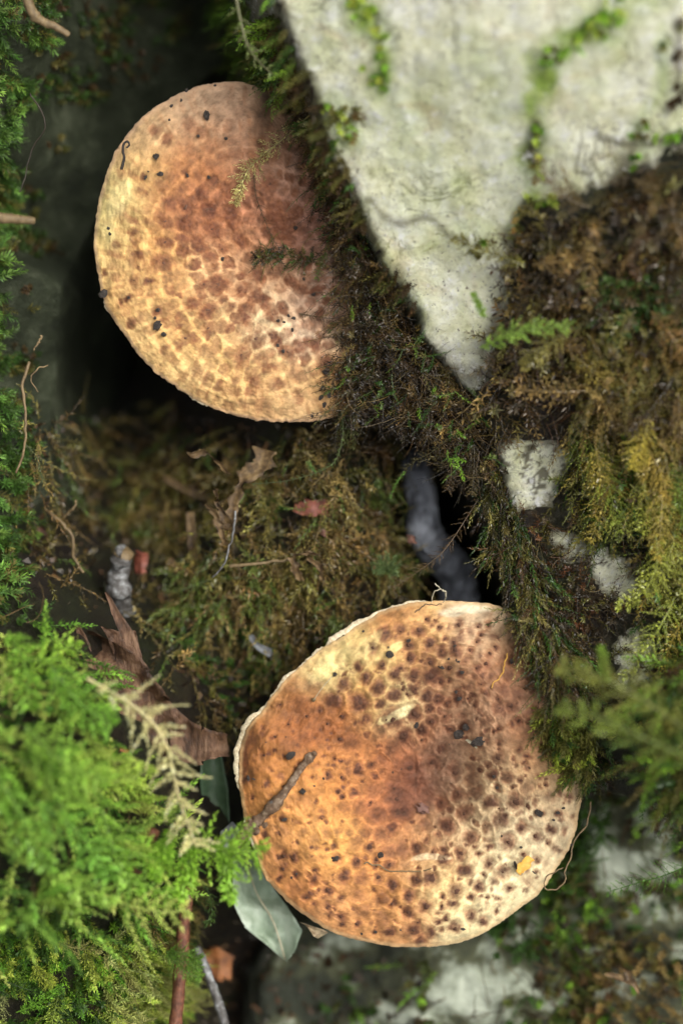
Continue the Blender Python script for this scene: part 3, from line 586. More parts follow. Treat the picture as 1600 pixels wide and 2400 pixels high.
def tuft(i):
    m = 9; ph = np.arange(m)/m*2*np.pi; r = 1+.35*(np.random.default_rng(i).random(m)-.5)*2
    a = np.stack([r*np.cos(ph), r*np.sin(ph), np.zeros(m)], -1)*[.01, .01, 0]+[0, 0, -.00015]
    b = np.stack([r*.55*np.cos(ph+.2), r*.55*np.sin(ph+.2), np.zeros(m)], -1)*[.01, .01, 0]+[0, 0, .00030]
    V = np.concatenate([a, b, [[0, 0, .00040]]]); j = np.arange(m); k = (j+1) % m
    me = mesh_data('scale', V, [np.stack([j, k, m+k, m+j], -1), np.stack([m+j, m+k, np.full(m, 2*m)], -1)])
    me.materials.append(M['scale']); return me
TUFTS = [tuft(i) for i in range(6)]

SC_UP = [(280, 462, 26, 52, -18, (248, 226, 158), .55), (262, 548, 13, 26, 0, (245, 226, 155), .35), (622, 752, 50, 8, -28, (250, 222, 170), .4), (640, 690, 30, 6, -25, (250, 220, 175), .4), (720, 790, 26, 10, -10, (246, 220, 185), .4), (340, 560, 8, 60, 10, (246, 205, 130), .3)]
SC_LO = [(938, 1672, 36, 13, 28, (252, 238, 180), 1.0), (905, 1685, 26, 8, 10, (245, 225, 160), .8), (775, 1555, 62, 24, 38, (244, 220, 150), .75), (862, 1512, 45, 16, 40, (244, 214, 145), .7), (925, 1518, 22, 8, 30, (246, 222, 150), .8), (1085, 1432, 60, 14, -4, (236, 222, 190), .7), (1010, 2010, 48, 9, 4, (252, 225, 180), .8), (650, 1890, 26, 10, 30, (246, 212, 130), .6),
         (955, 1850, 62, 70, 0, (112, 70, 52), .4), (1040, 1790, 52, 75, 0, (138, 106, 84), .4), (700, 1690, 120, 34, 12, (156, 98, 52), .45), (574, 1770, 7, 70, 0, (96, 50, 26), .7)]
def fill_spots(spots, C, out, n, rr, seed, elong):
    r_ = np.random.default_rng(seed); o = np.array(out, float); res = list(spots); tries = 0
    while n > 0 and tries < 6000:
        tries += 1; i = r_.integers(len(o)); t = .18+.76*r_.random()**.7
        j = (i+1) % len(o); m = r_.random(); e = o[i]*(1-m)+o[j]*m; x, y = C[0]+(e[0]-C[0])*t, C[1]+(e[1]-C[1])*t; r = rr[0]+(rr[1]-rr[0])*r_.random()*(1.2-.6*t)
        if all(math.hypot(x-q[0], y-q[1]) > (r+q[2])*1.05 for q in res): res.append((x, y, r, .35+.6*r_.random())); n -= 1
    return res
SP_UP = [(x, y, r*1.05, min(1, k**.8)*.95) for x, y, r, k in SP_UP]
SP_LO = fill_spots(SP_LO, (975, 1830), OUT_LO, 240, (3, 8), 8, 1.05)
SP_LO = [(x, y, r*(1.1 if y < 1900 else 1.0), k*1.1) for x, y, r, k in SP_LO]
mush_up = mushroom('semicircular tan mushroom cap with radial brown scales beside the pale rock', OUT_UP, (600, 640), z_up, SP_UP, BASE_UP, SC_UP, 1.35, 2.6, 3, 7, (-.75, -.66), (196, 160, 128), .18, (700, 660))
mush_lo = mushroom('orange and cream round mushroom cap with dark dots and a twig on it', OUT_LO, (975, 1830), z_lo, SP_LO, BASE_LO, SC_LO, 1.05, 2.2, 5, 14, (-.8, .6), (214, 178, 128), .25, (1050, 1800))

def cap_z(which, px, py):
    px = np.array(px, float); py = np.array(py, float)
    return (z_up if which == 'up' else z_lo)(px, py)

# ------------------------------------------------------------------ moss machinery
class Soup:
    def __init__(s): s.V = []; s.F3 = []; s.F4 = []; s.C = []; s.n = 0
    def add(s, V, F3=None, F4=None, C=None):
        V = V.reshape(-1, 3)
        if F3 is not None: s.F3.append(F3.reshape(-1, 3)+s.n)
        if F4 is not None: s.F4.append(F4.reshape(-1, 4)+s.n)
        s.V.append(V); s.C.append(np.broadcast_to(C, V.shape) if C.shape != V.shape else C); s.n += len(V)
    def build(s, name, mat, parent=None, origin=None):
        F = []
        if s.F3: F.append(np.concatenate(s.F3))
        if s.F4: F.append(np.concatenate(s.F4))
        return obj(name, np.concatenate(s.V), F, mat, parent, origin, True, np.clip(np.concatenate(s.C), .002, .9))

def leafy(soup, paths, cols, nleaf=40, leaf=.14, width=.05, ang=55, stem_r=.012, flat=None, curl=.15, prof='mid', stemcol=None, tip=1.35):
    """paths (N,K,3): leafy shoots along them"""
    N, K, _ = paths.shape
    T = norm(np.gradient(paths, axis=1))
    a = norm(R3(N, 1, 3)-.5) if flat is None else np.broadcast_to(np.asarray(flat, float), (N, 3))[:, None]
    B1 = norm(np.cross(T, np.broadcast_to(a, T.shape))); B2 = np.cross(T, B1)
    tk = np.linspace(0, 1, K)
    if stem_r > 0:
        rad = stem_r*(1-.6*tk)[None, :, None]; vs = []
        for q in range(3):
            ph = q*2.0944; vs.append(paths+rad*(math.cos(ph)*B1+math.sin(ph)*B2))
        Vs = np.stack(vs, 2); idx = np.arange(N*K*3).reshape(N, K, 3); A = idx[:, :-1]; B = idx[:, 1:]
        Fq = np.stack([A, np.roll(A, -1, 2), np.roll(B, -1, 2), B], -1)
        scol = (cols*.6 if stemcol is None else np.broadcast_to(stemcol, cols.shape))
        soup.add(Vs, None, Fq, np.repeat(scol, K*3, 0))
    if nleaf <= 0: return
    Mn = nleaf
    t = (np.arange(Mn)[None]+R3(N, Mn))/Mn*.97+.03
    f = t*(K-1); i = np.clip(f.astype(int), 0, K-2); f = (f-i)[..., None]; n_ = np.arange(N)[:, None]
    L_ = lambda A: A[n_, i]*(1-f)+A[n_, i+1]*f
    p = L_(paths); tt = norm(L_(T)); b1 = norm(L_(B1)); b2 = norm(L_(B2))
    ph = np.arange(Mn)[None]*2.39996+R3(N, 1)*6.28+R3(N, Mn)*.6
    if flat is not None: ph = np.where(np.arange(Mn)[None] % 2 == 0, 0, np.pi)+(R3(N, Mn)-.5)*1.3
    rad = np.cos(ph)[..., None]*b1+np.sin(ph)[..., None]*b2
    an = np.radians(ang)*(.7+.6*R3(N, Mn))*(1-.45*t**3); an = an[..., None]
    d = np.cos(an)*tt+np.sin(an)*rad
    pr = {'mid': (.45+.55*np.sin(np.pi*np.clip(t, 0, 1)**.8))*(1-.35*t**4), 'taper': 1.05-.7*t, 'even': np.ones_like(t)}[prof]
    Ln = (leaf*pr*(.7+.6*R3(N, Mn)))[..., None]
    side = norm(np.cross(d, rad)+1e-6); nr = np.cross(side, d)
    wv = width*(Ln/leaf)*.5
    base = p; midp = base+d*Ln*.42
    cu = curl*(R3(N, Mn, 1)*1.6-.3)
    left = midp+side*wv+nr*wv*.55; right = midp-side*wv+nr*wv*.55
    tipp = base+d*Ln+nr*Ln*cu
    Vv = np.stack([base, left, tipp, right], 2)
    idx = np.arange(N*Mn*4).reshape(N, Mn, 4)
    F3 = np.stack([idx[..., [0, 1, 2]], idx[..., [0, 2, 3]]], 2)
    lc = cols[:, None]*(.65+.7*R3(N, Mn, 1))*(.8+.35*t[..., None])
    C = np.stack([lc*.8, lc, lc*tip, lc], 2)
    soup.add(Vv, F3, None, C.reshape(-1, 3))

def grow(base, d0, length, bend, K=6, wob=.25):
    N = len(base); t = np.linspace(0, 1, K)
    d = norm(d0)[:, None]+t[None, :, None]*bend[:, None]+wob*np.cumsum(R3(N, K, 3)-.5, 1)
    d = norm(d)*(length[:, None, None]/(K-1))
    d[:, 0] = 0
    return base[:, None]+np.cumsum(d, 1)

def in_poly(n, poly, dens=None):
    """n random pixel positions inside a pixel polygon"""
    q = np.array(poly, float); lo = q.min(0); hi = q.max(0); out = np.zeros((0, 2))
    while len(out) < n:
        p = lo+R3(4*n+50, 2)*(hi-lo); ins = np.zeros(len(p), bool); m = len(q)
        for i in range(m):
            a = q[i]; b = q[(i+1) % m]
            ins ^= ((a[1] > p[:, 1]) != (b[1] > p[:, 1])) & (p[:, 0] < (b[0]-a[0])*(p[:, 1]-a[1])/((b[1]-a[1]) if b[1] != a[1] else 1e-9)+a[0])
        if dens is not None: ins &= R3(len(p)) < dens(p[:, 0], p[:, 1])
        out = np.concatenate([out, p[ins]])
    return out[:n]

def along(n, line, width):
    q = np.array(line, float); s = np.concatenate([[0], np.cumsum(np.hypot(*np.diff(q[:, :2], axis=0).T))])
    t = R3(n)*s[-1]; x = np.interp(t, s, q[:, 0]); y = np.interp(t, s, q[:, 1])
    return np.stack([x+rng.normal(0, width/2, n), y+rng.normal(0, width/2, n)], -1)

def on_surface(pp, sink=.05, Z=None):
    """drop pixel positions onto the terrain (ray from the camera, two fixed-point steps)"""
    Z = ZT if Z is None else Z
    z = np.zeros(len(pp))
    for _ in range(6):
        q = P(pp[:, 0], pp[:, 1], z); z = .5*z+.5*samp(Z, q[:, 0], q[:, 1])
    q = P(pp[:, 0], pp[:, 1], z); q[:, 2] = samp(Z, q[:, 0], q[:, 1])-sink
    return q

def pal(n, cols, jit=.25):
    cols = np.array(cols); c = cols[rng.integers(0, len(cols), n)]
    return c*(1-jit+2*jit*R3(n, 1))*(1+.16*(R3(n, 3)-.5))

def slope_out(q, e=.12):
    x, y = q[:, 0], q[:, 1]
    gx_ = (samp(ZT, x+e, y)-samp(ZT, x-e, y))/(2*e); gy_ = (samp(ZT, x, y+e)-samp(ZT, x, y-e))/(2*e)
    return norm(np.stack([-np.clip(gx_, -3, 3), -np.clip(gy_, -3, 3), np.ones(len(q))], -1))

def patch(soup, pp, cols, length, lean=(0, 0, 0), spread=.5, bend=(0, 0, 0), bendr=.5, sink=.05, K=6, wob=.25, lift=0, upw=1.0, clump=.7, csize=55, **kw):
    if clump:
        f = fbm(pp[:, 0]/csize, pp[:, 1]/csize, 3, 140+int(csize)); keep = f > -.22*clump+.0*f
        pp = pp[keep]; f = f[keep]; cols = cols[keep]*np.clip(1+1.5*clump*f, .35, 2)[:, None]
    q = on_surface(pp, sink)
    q[:, 2] += lift*(R3(len(q)) if lift else 0)
    nrm_ = slope_out(q)
    d0 = nrm_*upw+np.asarray(lean)+rng.normal(0, spread, (len(q), 3))
    ln = length[0]+(length[1]-length[0])*R3(len(q))
    b = np.asarray(bend)+rng.normal(0, bendr, (len(q), 3))
    leafy(soup, grow(q, d0, ln, b, K, wob), cols, **kw)

def threads(soup, pp, n, length, col, r=.008, lean=(0, 0, 0), wob=.7, lift=.1, spread=.8):
    q = on_surface(pp, 0.0); q[:, 2] += lift*R3(len(q))
    d0 = slope_out(q)*.4+np.asarray(lean)+rng.normal(0, spread, (len(q), 3))
    ln = length[0]+(length[1]-length[0])*R3(len(q))
    leafy(soup, grow(q, d0, ln, rng.normal(0, .9, (len(q), 3)), 9, wob), col, nleaf=0, stem_r=r, stemcol=None)

def frond(soup, pts, col, n_br=26, br_len=.45, leaf=.07, width=.03, nleaf=18, up=(0, 0, 1), ang=58, stem=.02, tipf=.25, droop=.15, stemcol=None, stemleaf=40, jit=.2, start=.08, roughn=.35, tip=1.3, main=None):
    """pinnate frond: main stem through (px,py,z) points with leafy side branches in a plane"""
    main = spline(pts, 28) if main is None else main; T = norm(np.gradient(main, axis=0)); up = np.asarray(up, float)
    side = norm(np.cross(T, up)); col = np.asarray(col, float)
    t = np.linspace(start, .985, n_br); ii = (t*27).astype(int)
    sg = np.where(np.arange(n_br) % 2 == 0, 1, -1)[:, None]
    a = np.radians(ang*(.8+.4*R3(n_br)))[:, None]
    d0 = np.cos(a)*T[ii]+np.sin(a)*side[ii]*sg+rng.normal(0, roughn*.3, (n_br, 3))
    prof = np.minimum(1, (t-start+.08)*5)*(1-(1-tipf)*np.clip((t-.45)/.55, 0, 1)**1.2)
    ln = br_len*prof*(1-roughn+2*roughn*R3(n_br))
    br = grow(main[ii], d0, ln, T[ii]*.35-up*droop+rng.normal(0, .25, (n_br, 3)), 6, .15)
    cc = col[None]*(1-jit+2*jit*R3(n_br, 1))
    leafy(soup, br, cc, nleaf=nleaf, leaf=leaf, width=width, ang=48, stem_r=stem*.45, flat=None, stemcol=stemcol, tip=tip, prof='taper')
    leafy(soup, main[None], col[None], nleaf=stemleaf, leaf=leaf, width=width, ang=40, stem_r=stem, stemcol=stemcol, tip=tip)

def rand_fronds(s, poly, n, cols, length, lift=(.2, .6), head=-90, spread=50, bend=.5, **kw):
    pp = in_poly(n, poly); q = on_surface(pp, 0); c = pal(n, cols)
    for i in range(n):
        a = math.radians(head+rng.normal(0, spread)); ln = length[0]+(length[1]-length[0])*rng.random()
        d0 = np.array([[math.cos(a), math.sin(a), .45*rng.random()]]); b = np.array([[rng.normal(0, bend), rng.normal(0, bend), -.5-.5*rng.random()]])
        base = q[i:i+1]+[0, 0, lift[0]+(lift[1]-lift[0])*rng.random()]
        frond(s, None, c[i], main=grow(base, d0, np.array([ln]), b, 28, .06)[0], up=norm(np.array([rng.normal(0, .35), rng.normal(0, .35), 1])), **kw)

BG = (.20, .37, .04); YG = (.40, .50, .085); DG = (.045, .10, .018); OL = (.135, .125, .034); BR = (.075, .045, .018); TA = (.26, .18, .065)
GO = (.28, .17, .028); GB = (.05, .036, .022); PG = (.46, .49, .18); RB = (.12, .05, .02)
def moss(name, label, fn, mat='moss'):
    s = Soup(); fn(s); o = s.build(name, M[mat]); tag(o, label, 'moss', kind='stuff'); return o

# ------------------------------------------------------------------ moss carpets (uncountable ground cover)
def m_left_front(s):
    poly = [(-120, 1440), (90, 1450), (170, 1520), (220, 1620), (245, 1750), (330, 1850), (420, 1940), (470, 2000), (400, 2080), (300, 2130), (-120, 2200)]
    pp = in_poly(420, poly)
    patch(s, pp, pal(420, [DG, DG, OL, (.09, .2, .03)]), (.4, .9), lean=(.3, -.2, .2), spread=.8, nleaf=30, leaf=.14, width=.06, clump=1.0, csize=85)
    N = 190; pp = in_poly(N, poly, dens=lambda x, y: np.clip(.5+1.6*fbm(x/110, y/110, 3, 133), 0.05, 1)); q = on_surface(pp, 0); q[:, 2] += .2+1.3*R3(N)
    a = np.radians(-38+rng.normal(0, 55, N)); d0 = np.stack([np.cos(a), np.sin(a), .5*R3(N)], -1)
    c = pal(N, [(.32, .54, .09), (.41, .62, .12), (.23, .43, .065), (.50, .65, .16), (.15, .30, .05)], .3)
    leafy(s, grow(q, d0, .7+1.0*R3(N), np.stack([rng.normal(0, .4, N), rng.normal(-.3, .4, N), -.5-.5*R3(N)], -1), 9, .12), c, nleaf=60, leaf=.17, width=.085, ang=52, stem_r=.02, curl=.25, tip=1.5)
    rand_fronds(s, poly, 20, [(.42, .63, .11), (.33, .54, .08), (.55, .67, .18)], (1.2, 2.2), (.5, 1.6), -40, 45, n_br=11, br_len=.8, leaf=.17, width=.085, nleaf=22, stem=.04, stemleaf=40)
    N = 90; threads(s, in_poly(N, poly), N, (.5, 1.4), pal(N, [TA, BR, (.3, .22, .1)]), .016, (.3, -.3, .3), .6, 1.2)
moss('green_moss', 'thick blurred bright green moss cushion filling the lower left', m_left_front)

def m_left_low(s):
    poly = [(-120, 2090), (250, 2090), (330, 2140), (420, 2220), (425, 2330), (390, 2430), (-120, 2520)]
    pp = in_poly(900, poly)
    patch(s, pp, pal(900, [BG, (.1, .24, .03), DG, DG, YG]), (.4, 1.0), lean=(.25, -.35, .2), spread=.6, bend=(.2, -.5, -.4), nleaf=46, leaf=.14, width=.045, ang=58, curl=.3, clump=1.0, csize=60)
    rand_fronds(s, poly, 45, [BG, YG, PG, DG], (.7, 1.4), (.1, .6), -60, 40, n_br=24, br_len=.32, leaf=.10, width=.035, nleaf=14, stem=.02)
    pp = in_poly(260, [(240, 2190), (420, 2230), (420, 2340), (380, 2430), (230, 2430)])
    patch(s, pp, pal(260, [PG, YG, (.3, .33, .1)]), (.6, 1.3), lean=(.4, -.3, .5), spread=.6, bend=(.3, -.4, -.5), lift=.4, nleaf=60, leaf=.13, width=.035, ang=52, curl=.4)
    pp = in_poly(300, [(250, 2040), (450, 2060), (430, 2220), (320, 2160)])
    patch(s, pp, pal(300, [OL, TA, DG, (.16, .15, .04)]), (.5, 1.1), lean=(.2, -.4, .2), spread=.7, bend=(.2, -.6, -.3), nleaf=44, leaf=.13, width=.04)
moss('feathery_moss', 'crisp green feathery moss along the bottom left edge', m_left_low)

def m_left_edge(s):
    polys = [([(-80, -60), (70, -60), (130, 10), (120, 80), (60, 150), (55, 230), (30, 300), (-80, 320)], 210), ([(-80, 290), (20, 300), (15, 420), (25, 520), (10, 600), (-80, 600)], 150), ([(-80, 590), (5, 600), (0, 760), (10, 850), (0, 950), (-80, 960)], 140), ([(-80, 940), (20, 950), (60, 1040), (40, 1130), (70, 1230), (50, 1330), (60, 1420), (-80, 1450)], 260)]
    for poly, n in polys:
        pp = in_poly(n, poly)
        patch(s, pp, pal(n, [(.15, .27, .05), DG, (.09, .19, .04), (.12, .22, .05), OL, (.06, .12, .025)]), (.3, .8), lean=(.5, -.25, .35), spread=.5, bend=(.3, -.3, -.2), nleaf=34, leaf=.21, width=.042, ang=46, curl=.2, clump=1.0, csize=50)
def m_boulder(s):
    poly = [(60, -40), (480, -40), (380, 120), (250, 300), (150, 480), (90, 700), (70, 1050), (20, 1050), (20, 300)]
    N = 420; pp = in_poly(N, poly, dens=lambda x, y: np.clip(.12+2.2*fbm(x/70, y/70, 3, 151), 0, 1))
    patch(s, pp, pal(N, [(.05, .09, .025), OL, DG, BR]), (.15, .4), lean=(.3, -.3, 0), spread=.6, nleaf=20, leaf=.14, width=.05, clump=0)
moss('thin_moss', 'thin dark moss film on the shaded face of the dark boulder', m_boulder)
moss('spiky_moss', 'spiky dark green moss growing down the left edge on the boulder', m_left_edge)

def m_rock_edge(s):
    line = [(590, -30), (630, 60), (660, 150), (690, 230), (735, 320), (775, 410), (830, 520), (900, 650), (930, 700)]
    pp = along(360, line, 36); pp[:, 0] += 12
    patch(s, pp, pal(360, [OL, DG, BR, BR, GB, (.1, .1, .03)]), (.3, .75), lean=(-.45, -.3, .4), spread=.5, bend=(-.3, -.5, -.7), nleaf=40, leaf=.13, width=.042, sink=.0, lift=.3)
    pp = along(240, [(570, -30), (620, 90), (660, 200)], 60)
    patch(s, pp, pal(240, [OL, DG, (.16, .24, .045), BG]), (.5, 1.2), lean=(-.3, -.3, .5), spread=.6, bend=(-.3, -.5, -.6), nleaf=40, leaf=.14, width=.05, lift=.5)
    # a hanging apron that covers the seam between rock and upper cap
    N = 190; q = along(N, [(690, 200), (745, 300), (785, 420), (825, 540), (870, 660)], 26)
    b = P(q[:, 0], q[:, 1], .15+.5*R3(N)); c = pal(N, [OL, BR, BR, DG, TA, GB])
    d0 = np.array([-.5, -.5, .1])+rng.normal(0, .5, (N, 3)); leafy(s, grow(b, d0, .4+.7*R3(N), np.array([0, -.4, -.4])+rng.normal(0, .5, (N, 3))), c, nleaf=34, leaf=.11, width=.03)
moss('fringe_moss', 'olive moss fringe hanging along the left edge of the pale rock', m_rock_edge)

def m_brown_apron(s):
    poly = [(800, 470), (840, 500), (880, 600), (930, 700), (1000, 800), (1060, 880), (1130, 930), (1165, 1000), (1150, 1080), (1070, 1110), (1020, 1020), (930, 985), (860, 960), (810, 985), (790, 1000), (795, 900), (815, 800), (825, 700), (800, 600)]
    N = 1050; q = in_poly(N, poly)
    zb = np.interp(q[:, 0], [760, 820, 900, 1000, 1150], [.35, .45, .35, .15, .05])-.5*R3(N)
    b = P(q[:, 0], q[:, 1], zb); c = pal(N, [GB, BR, BR, (.05, .034, .02), (.09, .07, .028), (.06, .045, .02), TA], .4)
    d0 = np.array([-.15, -.55, .1])+rng.normal(0, .7, (N, 3))
    leafy(s, grow(b, d0, .35+.75*R3(N), np.array([0, -.3, -.4])+rng.normal(0, .7, (N, 3)), 7, .4), c*np.clip(1+2.2*fbm(q[:, 0]/45, q[:, 1]/45, 3, 5), .3, 2.4)[:, None], nleaf=26, leaf=.13, width=.032, ang=48, curl=.5, stem_r=.011)
    N = 520; q = in_poly(N, poly); b = P(q[:, 0], q[:, 1], .3-.4*R3(N)); c = pal(N, [BR, GB, TA, (.16, .1, .045)])
    leafy(s, grow(b, np.array([-.2, -.4, .1])+rng.normal(0, .8, (N, 3)), .5+.9*R3(N), rng.normal(0, 1, (N, 3)), 10, .9), c, nleaf=0, stem_r=.009)
    N = 95; q = in_poly(N, poly); b = P(q[:, 0], q[:, 1], .45*R3(N)+.1); c = pal(N, [BG, DG, DG, (.1, .16, .03)])
    leafy(s, grow(b, np.array([-.1, -.6, .3])+rng.normal(0, .6, (N, 3)), .25+.5*R3(N), rng.normal(0, .5, (N, 3))), c, nleaf=30, leaf=.09, width=.03)
    # loose strands lying out over the cap, so that its edge is not cut off in a line
    N = 85; q = along(N, [(735, 430), (770, 520), (800, 620), (805, 720), (795, 830), (785, 940)], 16); b = P(q[:, 0], q[:, 1], cap_z('up', q[:, 0], q[:, 1])+.12+.2*R3(N)); c = pal(N, [OL, BR, BR, DG, TA, GB])
    leafy(s, grow(b, np.array([-.75, -.35, .05])+rng.normal(0, .45, (N, 3)), .3+.8*R3(N)**2, np.array([-.2, -.5, -.1])+rng.normal(0, .5, (N, 3)), 7, .5), c, nleaf=22, leaf=.10, width=.026, ang=45, curl=.4, stem_r=.01)
    # body under the wisps so that the apron is not see-through
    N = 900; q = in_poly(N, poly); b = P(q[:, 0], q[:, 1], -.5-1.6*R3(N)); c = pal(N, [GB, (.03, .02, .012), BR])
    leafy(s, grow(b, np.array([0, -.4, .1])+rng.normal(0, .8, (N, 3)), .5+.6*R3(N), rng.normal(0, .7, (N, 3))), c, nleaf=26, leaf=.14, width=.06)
moss('dead_moss', 'wet dark brown dead moss hanging between upper mushroom and rock point', m_brown_apron, 'wetmoss')

def m_right_bank(s):
    poly = [(1205, 590), (1235, 515), (1330, 490), (1440, 440), (1600, 375), (1720, 380), (1720, 1010), (1600, 1000), (1330, 1000), (1190, 990), (1120, 930), (1155, 830), (1185, 720)]
    N = 900; pp = in_poly(N, poly)
    patch(s, pp, pal(N, [BR, BR, GB, GB, OL, (.13, .10, .035), TA, (.1, .085, .03)], .35), (.5, 1.3), lean=(-.1, -.45, .1), spread=.7, bend=(0, -.5, -.4), bendr=.7, nleaf=24, leaf=.2, width=.06, curl=.45, wob=.5, clump=1.1, csize=80)
    rand_fronds(s, poly, 34, [(.2, .15, .045), TA, (.16, .11, .04), OL, (.1, .06, .03), BR], (.9, 2.0), (.1, .6), -80, 60, n_br=22, br_len=.42, leaf=.13, width=.05, nleaf=12, stem=.03, roughn=.5)
    pp = in_poly(350, [(1330, 780), (1720, 700), (1720, 1010), (1330, 1000)])
    rand_fronds(s, [(1330, 760), (1620, 700), (1620, 1010), (1330, 1000)], 16, [(.3, .24, .06), (.22, .2, .05), TA], (1.0, 2.0), (.2, .8), -75, 40, n_br=24, br_len=.5, leaf=.13, width=.05, nleaf=14, stem=.03)
    patch(s, pp, pal(350, [(.18, .14, .04), (.13, .1, .03), OL, TA]), (.7, 1.5), lean=(0, -.5, .3), spread=.6, bend=(0, -.6, -.4), nleaf=48, leaf=.13, width=.05)
    N = 420; threads(s, in_poly(N, poly), N, (.6, 1.6), pal(N, [BR, TA, RB, (.2, .13, .05)]), .011, (0, -.3, .2))
    pp = in_poly(90, [(1400, 650), (1600, 650), (1600, 790), (1400, 790)])
    patch(s, pp, pal(90, [DG, (.06, .11, .03)]), (.5, 1.), spread=.6, nleaf=40, leaf=.13, width=.05, lift=.3)
moss('brown_moss', 'brown and golden dead moss blanket right of the rock point', m_right_bank, 'wetmoss')

def HOLES(x, y):
    w_ = 1.15+.6*fbm(x/40, y/40, 3, 130)
    return np.where((np.hypot(x-1245, y-1105) < 85*w_) | (np.hypot(x-1330, y-1270) < 45*w_) | (np.hypot(x-1440, y-1330) < 62*w_) | (np.hypot(x-1485, y-1560) < 80*w_), .06, 1.)
def m_right_mid(s):
    poly = [(1330, 985), (1720, 960), (1720, 1520), (1560, 1560), (1490, 1450), (1390, 1260), (1320, 1230), (1330, 1180), (1345, 1080)]
    N = 650; pp = in_poly(N, poly, dens=HOLES)
    rand_fronds(s, [(1370, 985), (1650, 960), (1650, 1480), (1600, 1540), (1550, 1400), (1510, 1240), (1400, 1130)], 46, [(.36, .39, .07), (.24, .27, .05), (.44, .36, .07), (.22, .31, .055), (.42, .42, .09)], (1.1, 2.4), (.2, .8), -85, 30, n_br=34, br_len=.5, leaf=.10, width=.04, nleaf=16, stem=.022)
    patch(s, pp, pal(N, [OL, (.15, .15, .03), (.22, .17, .035), (.1, .13, .025), DG, BR, (.2, .2, .04)], .35), (.5, 1.3), lean=(-.1, -.5, .2), spread=.6, bend=(0, -.5, -.4), nleaf=34, leaf=.15, width=.045, curl=.35, clump=1.0, csize=60)
    N = 600; q = in_poly(N, [(1130, 1000), (1180, 1010), (1180, 1100), (1200, 1200), (1300, 1220), (1400, 1290), (1460, 1420), (1530, 1500), (1560, 1700), (1420, 1700), (1330, 1500), (1250, 1330), (1160, 1150)],
        dens=HOLES)
    patch(s, q, pal(N, [BR, GB, (.04, .03, .016), OL, RB], .4), (.3, .8), lean=(0, -.4, 0), spread=.8, bend=(0, -.4, -.3), nleaf=28, leaf=.10, width=.03, curl=.35, wob=.4)
    N = 200; threads(s, q[:N], N, (.4, 1.0), pal(N, [BR, TA, GB]), .008, (0, -.3, .1))
moss('olive_moss', 'yellow-olive feathery moss bank at the right edge', m_right_mid, 'wetmoss')

def m_strand(s):
    line = [(1150, 1100), (1180, 1200), (1210, 1300), (1240, 1380), (1265, 1450), (1292, 1530), (1305, 1610)]
    N = 430; q = along(N, line, 42); t = np.clip((q[:, 1]-1100)/520, 0, 1)
    b = P(q[:, 0], q[:, 1], -.5+.95*t+.5*R3(N)); c = pal(N, [OL, (.13, .12, .035), (.17, .15, .05), BR, DG, GB], .35)
    leafy(s, grow(b, np.array([.08, -.9, .1])+rng.normal(0, .38, (N, 3)), .5+.8*R3(N), np.array([0, -.3, -.25])+rng.normal(0, .4, (N, 3)), 7, .3), c*np.clip(1+1.8*fbm(q[:, 0]/35, q[:, 1]/35, 3, 6), .35, 2.2)[:, None], nleaf=38, leaf=.15, width=.04, ang=36, curl=.3)
    N = 50; q = along(N, [(1205, 1430), (1240, 1490), (1280, 1560), (1295, 1630)], 14); b = P(q[:, 0], q[:, 1], cap_z('lo', q[:, 0], q[:, 1])+.15+.2*R3(N)); c = pal(N, [OL, BR, (.2, .17, .06), DG])
    leafy(s, grow(b, np.array([-.35, -.8, .05])+rng.normal(0, .4, (N, 3)), .3+.8*R3(N)**1.5, np.array([0, -.4, -.1])+rng.normal(0, .4, (N, 3)), 7, .4), c, nleaf=26, leaf=.12, width=.03, ang=40, curl=.4)
    N = 300; q = in_poly(N, [(1215, 1400), (1280, 1400), (1410, 1540), (1410, 1620), (1350, 1680), (1315, 1640), (1290, 1530)])
    b = P(q[:, 0], q[:, 1], .0+.4*R3(N)); c = pal(N, [BR, OL, DG, GB])
    leafy(s, grow(b, np.array([.1, -.7, .1])+rng.normal(0, .5, (N, 3)), .35+.6*R3(N), rng.normal(0, .5, (N, 3))), c, nleaf=34, leaf=.11, width=.035)
moss('hanging_moss', 'stringy olive moss hanging onto the right side of the lower cap', m_strand, 'wetmoss')

def m_cap_clump(s):
    N = 170; q = in_poly(N, [(1265, 1660), (1330, 1640), (1395, 1700), (1390, 1790), (1350, 1810), (1290, 1740)])
    b = P(q[:, 0], q[:, 1], .15+.35*R3(N)); c = pal(N, [OL, (.14, .15, .035), DG, (.2, .2, .05), YG], .3)
    leafy(s, grow(b, np.array([-.25, -.6, .1])+rng.normal(0, .55, (N, 3)), .4+.7*R3(N), np.array([-.1, -.4, -.3])+rng.normal(0, .3, (N, 3)), 7, .2), c, nleaf=46, leaf=.18, width=.05, ang=42)
    N = 160; q = in_poly(N, [(1300, 1640), (1400, 1640), (1440, 1800), (1360, 1830)])
    b = P(q[:, 0], q[:, 1], -.6+.4*R3(N)); c = pal(N, [DG, OL, GB])
    leafy(s, grow(b, np.array([0, -.5, .2])+rng.normal(0, .6, (N, 3)), .4+.7*R3(N), rng.normal(0, .4, (N, 3))), c, nleaf=40, leaf=.13, width=.045)
moss('tuft_moss', 'olive tuft of moss overlapping the right rim of the lower cap', m_cap_clump)

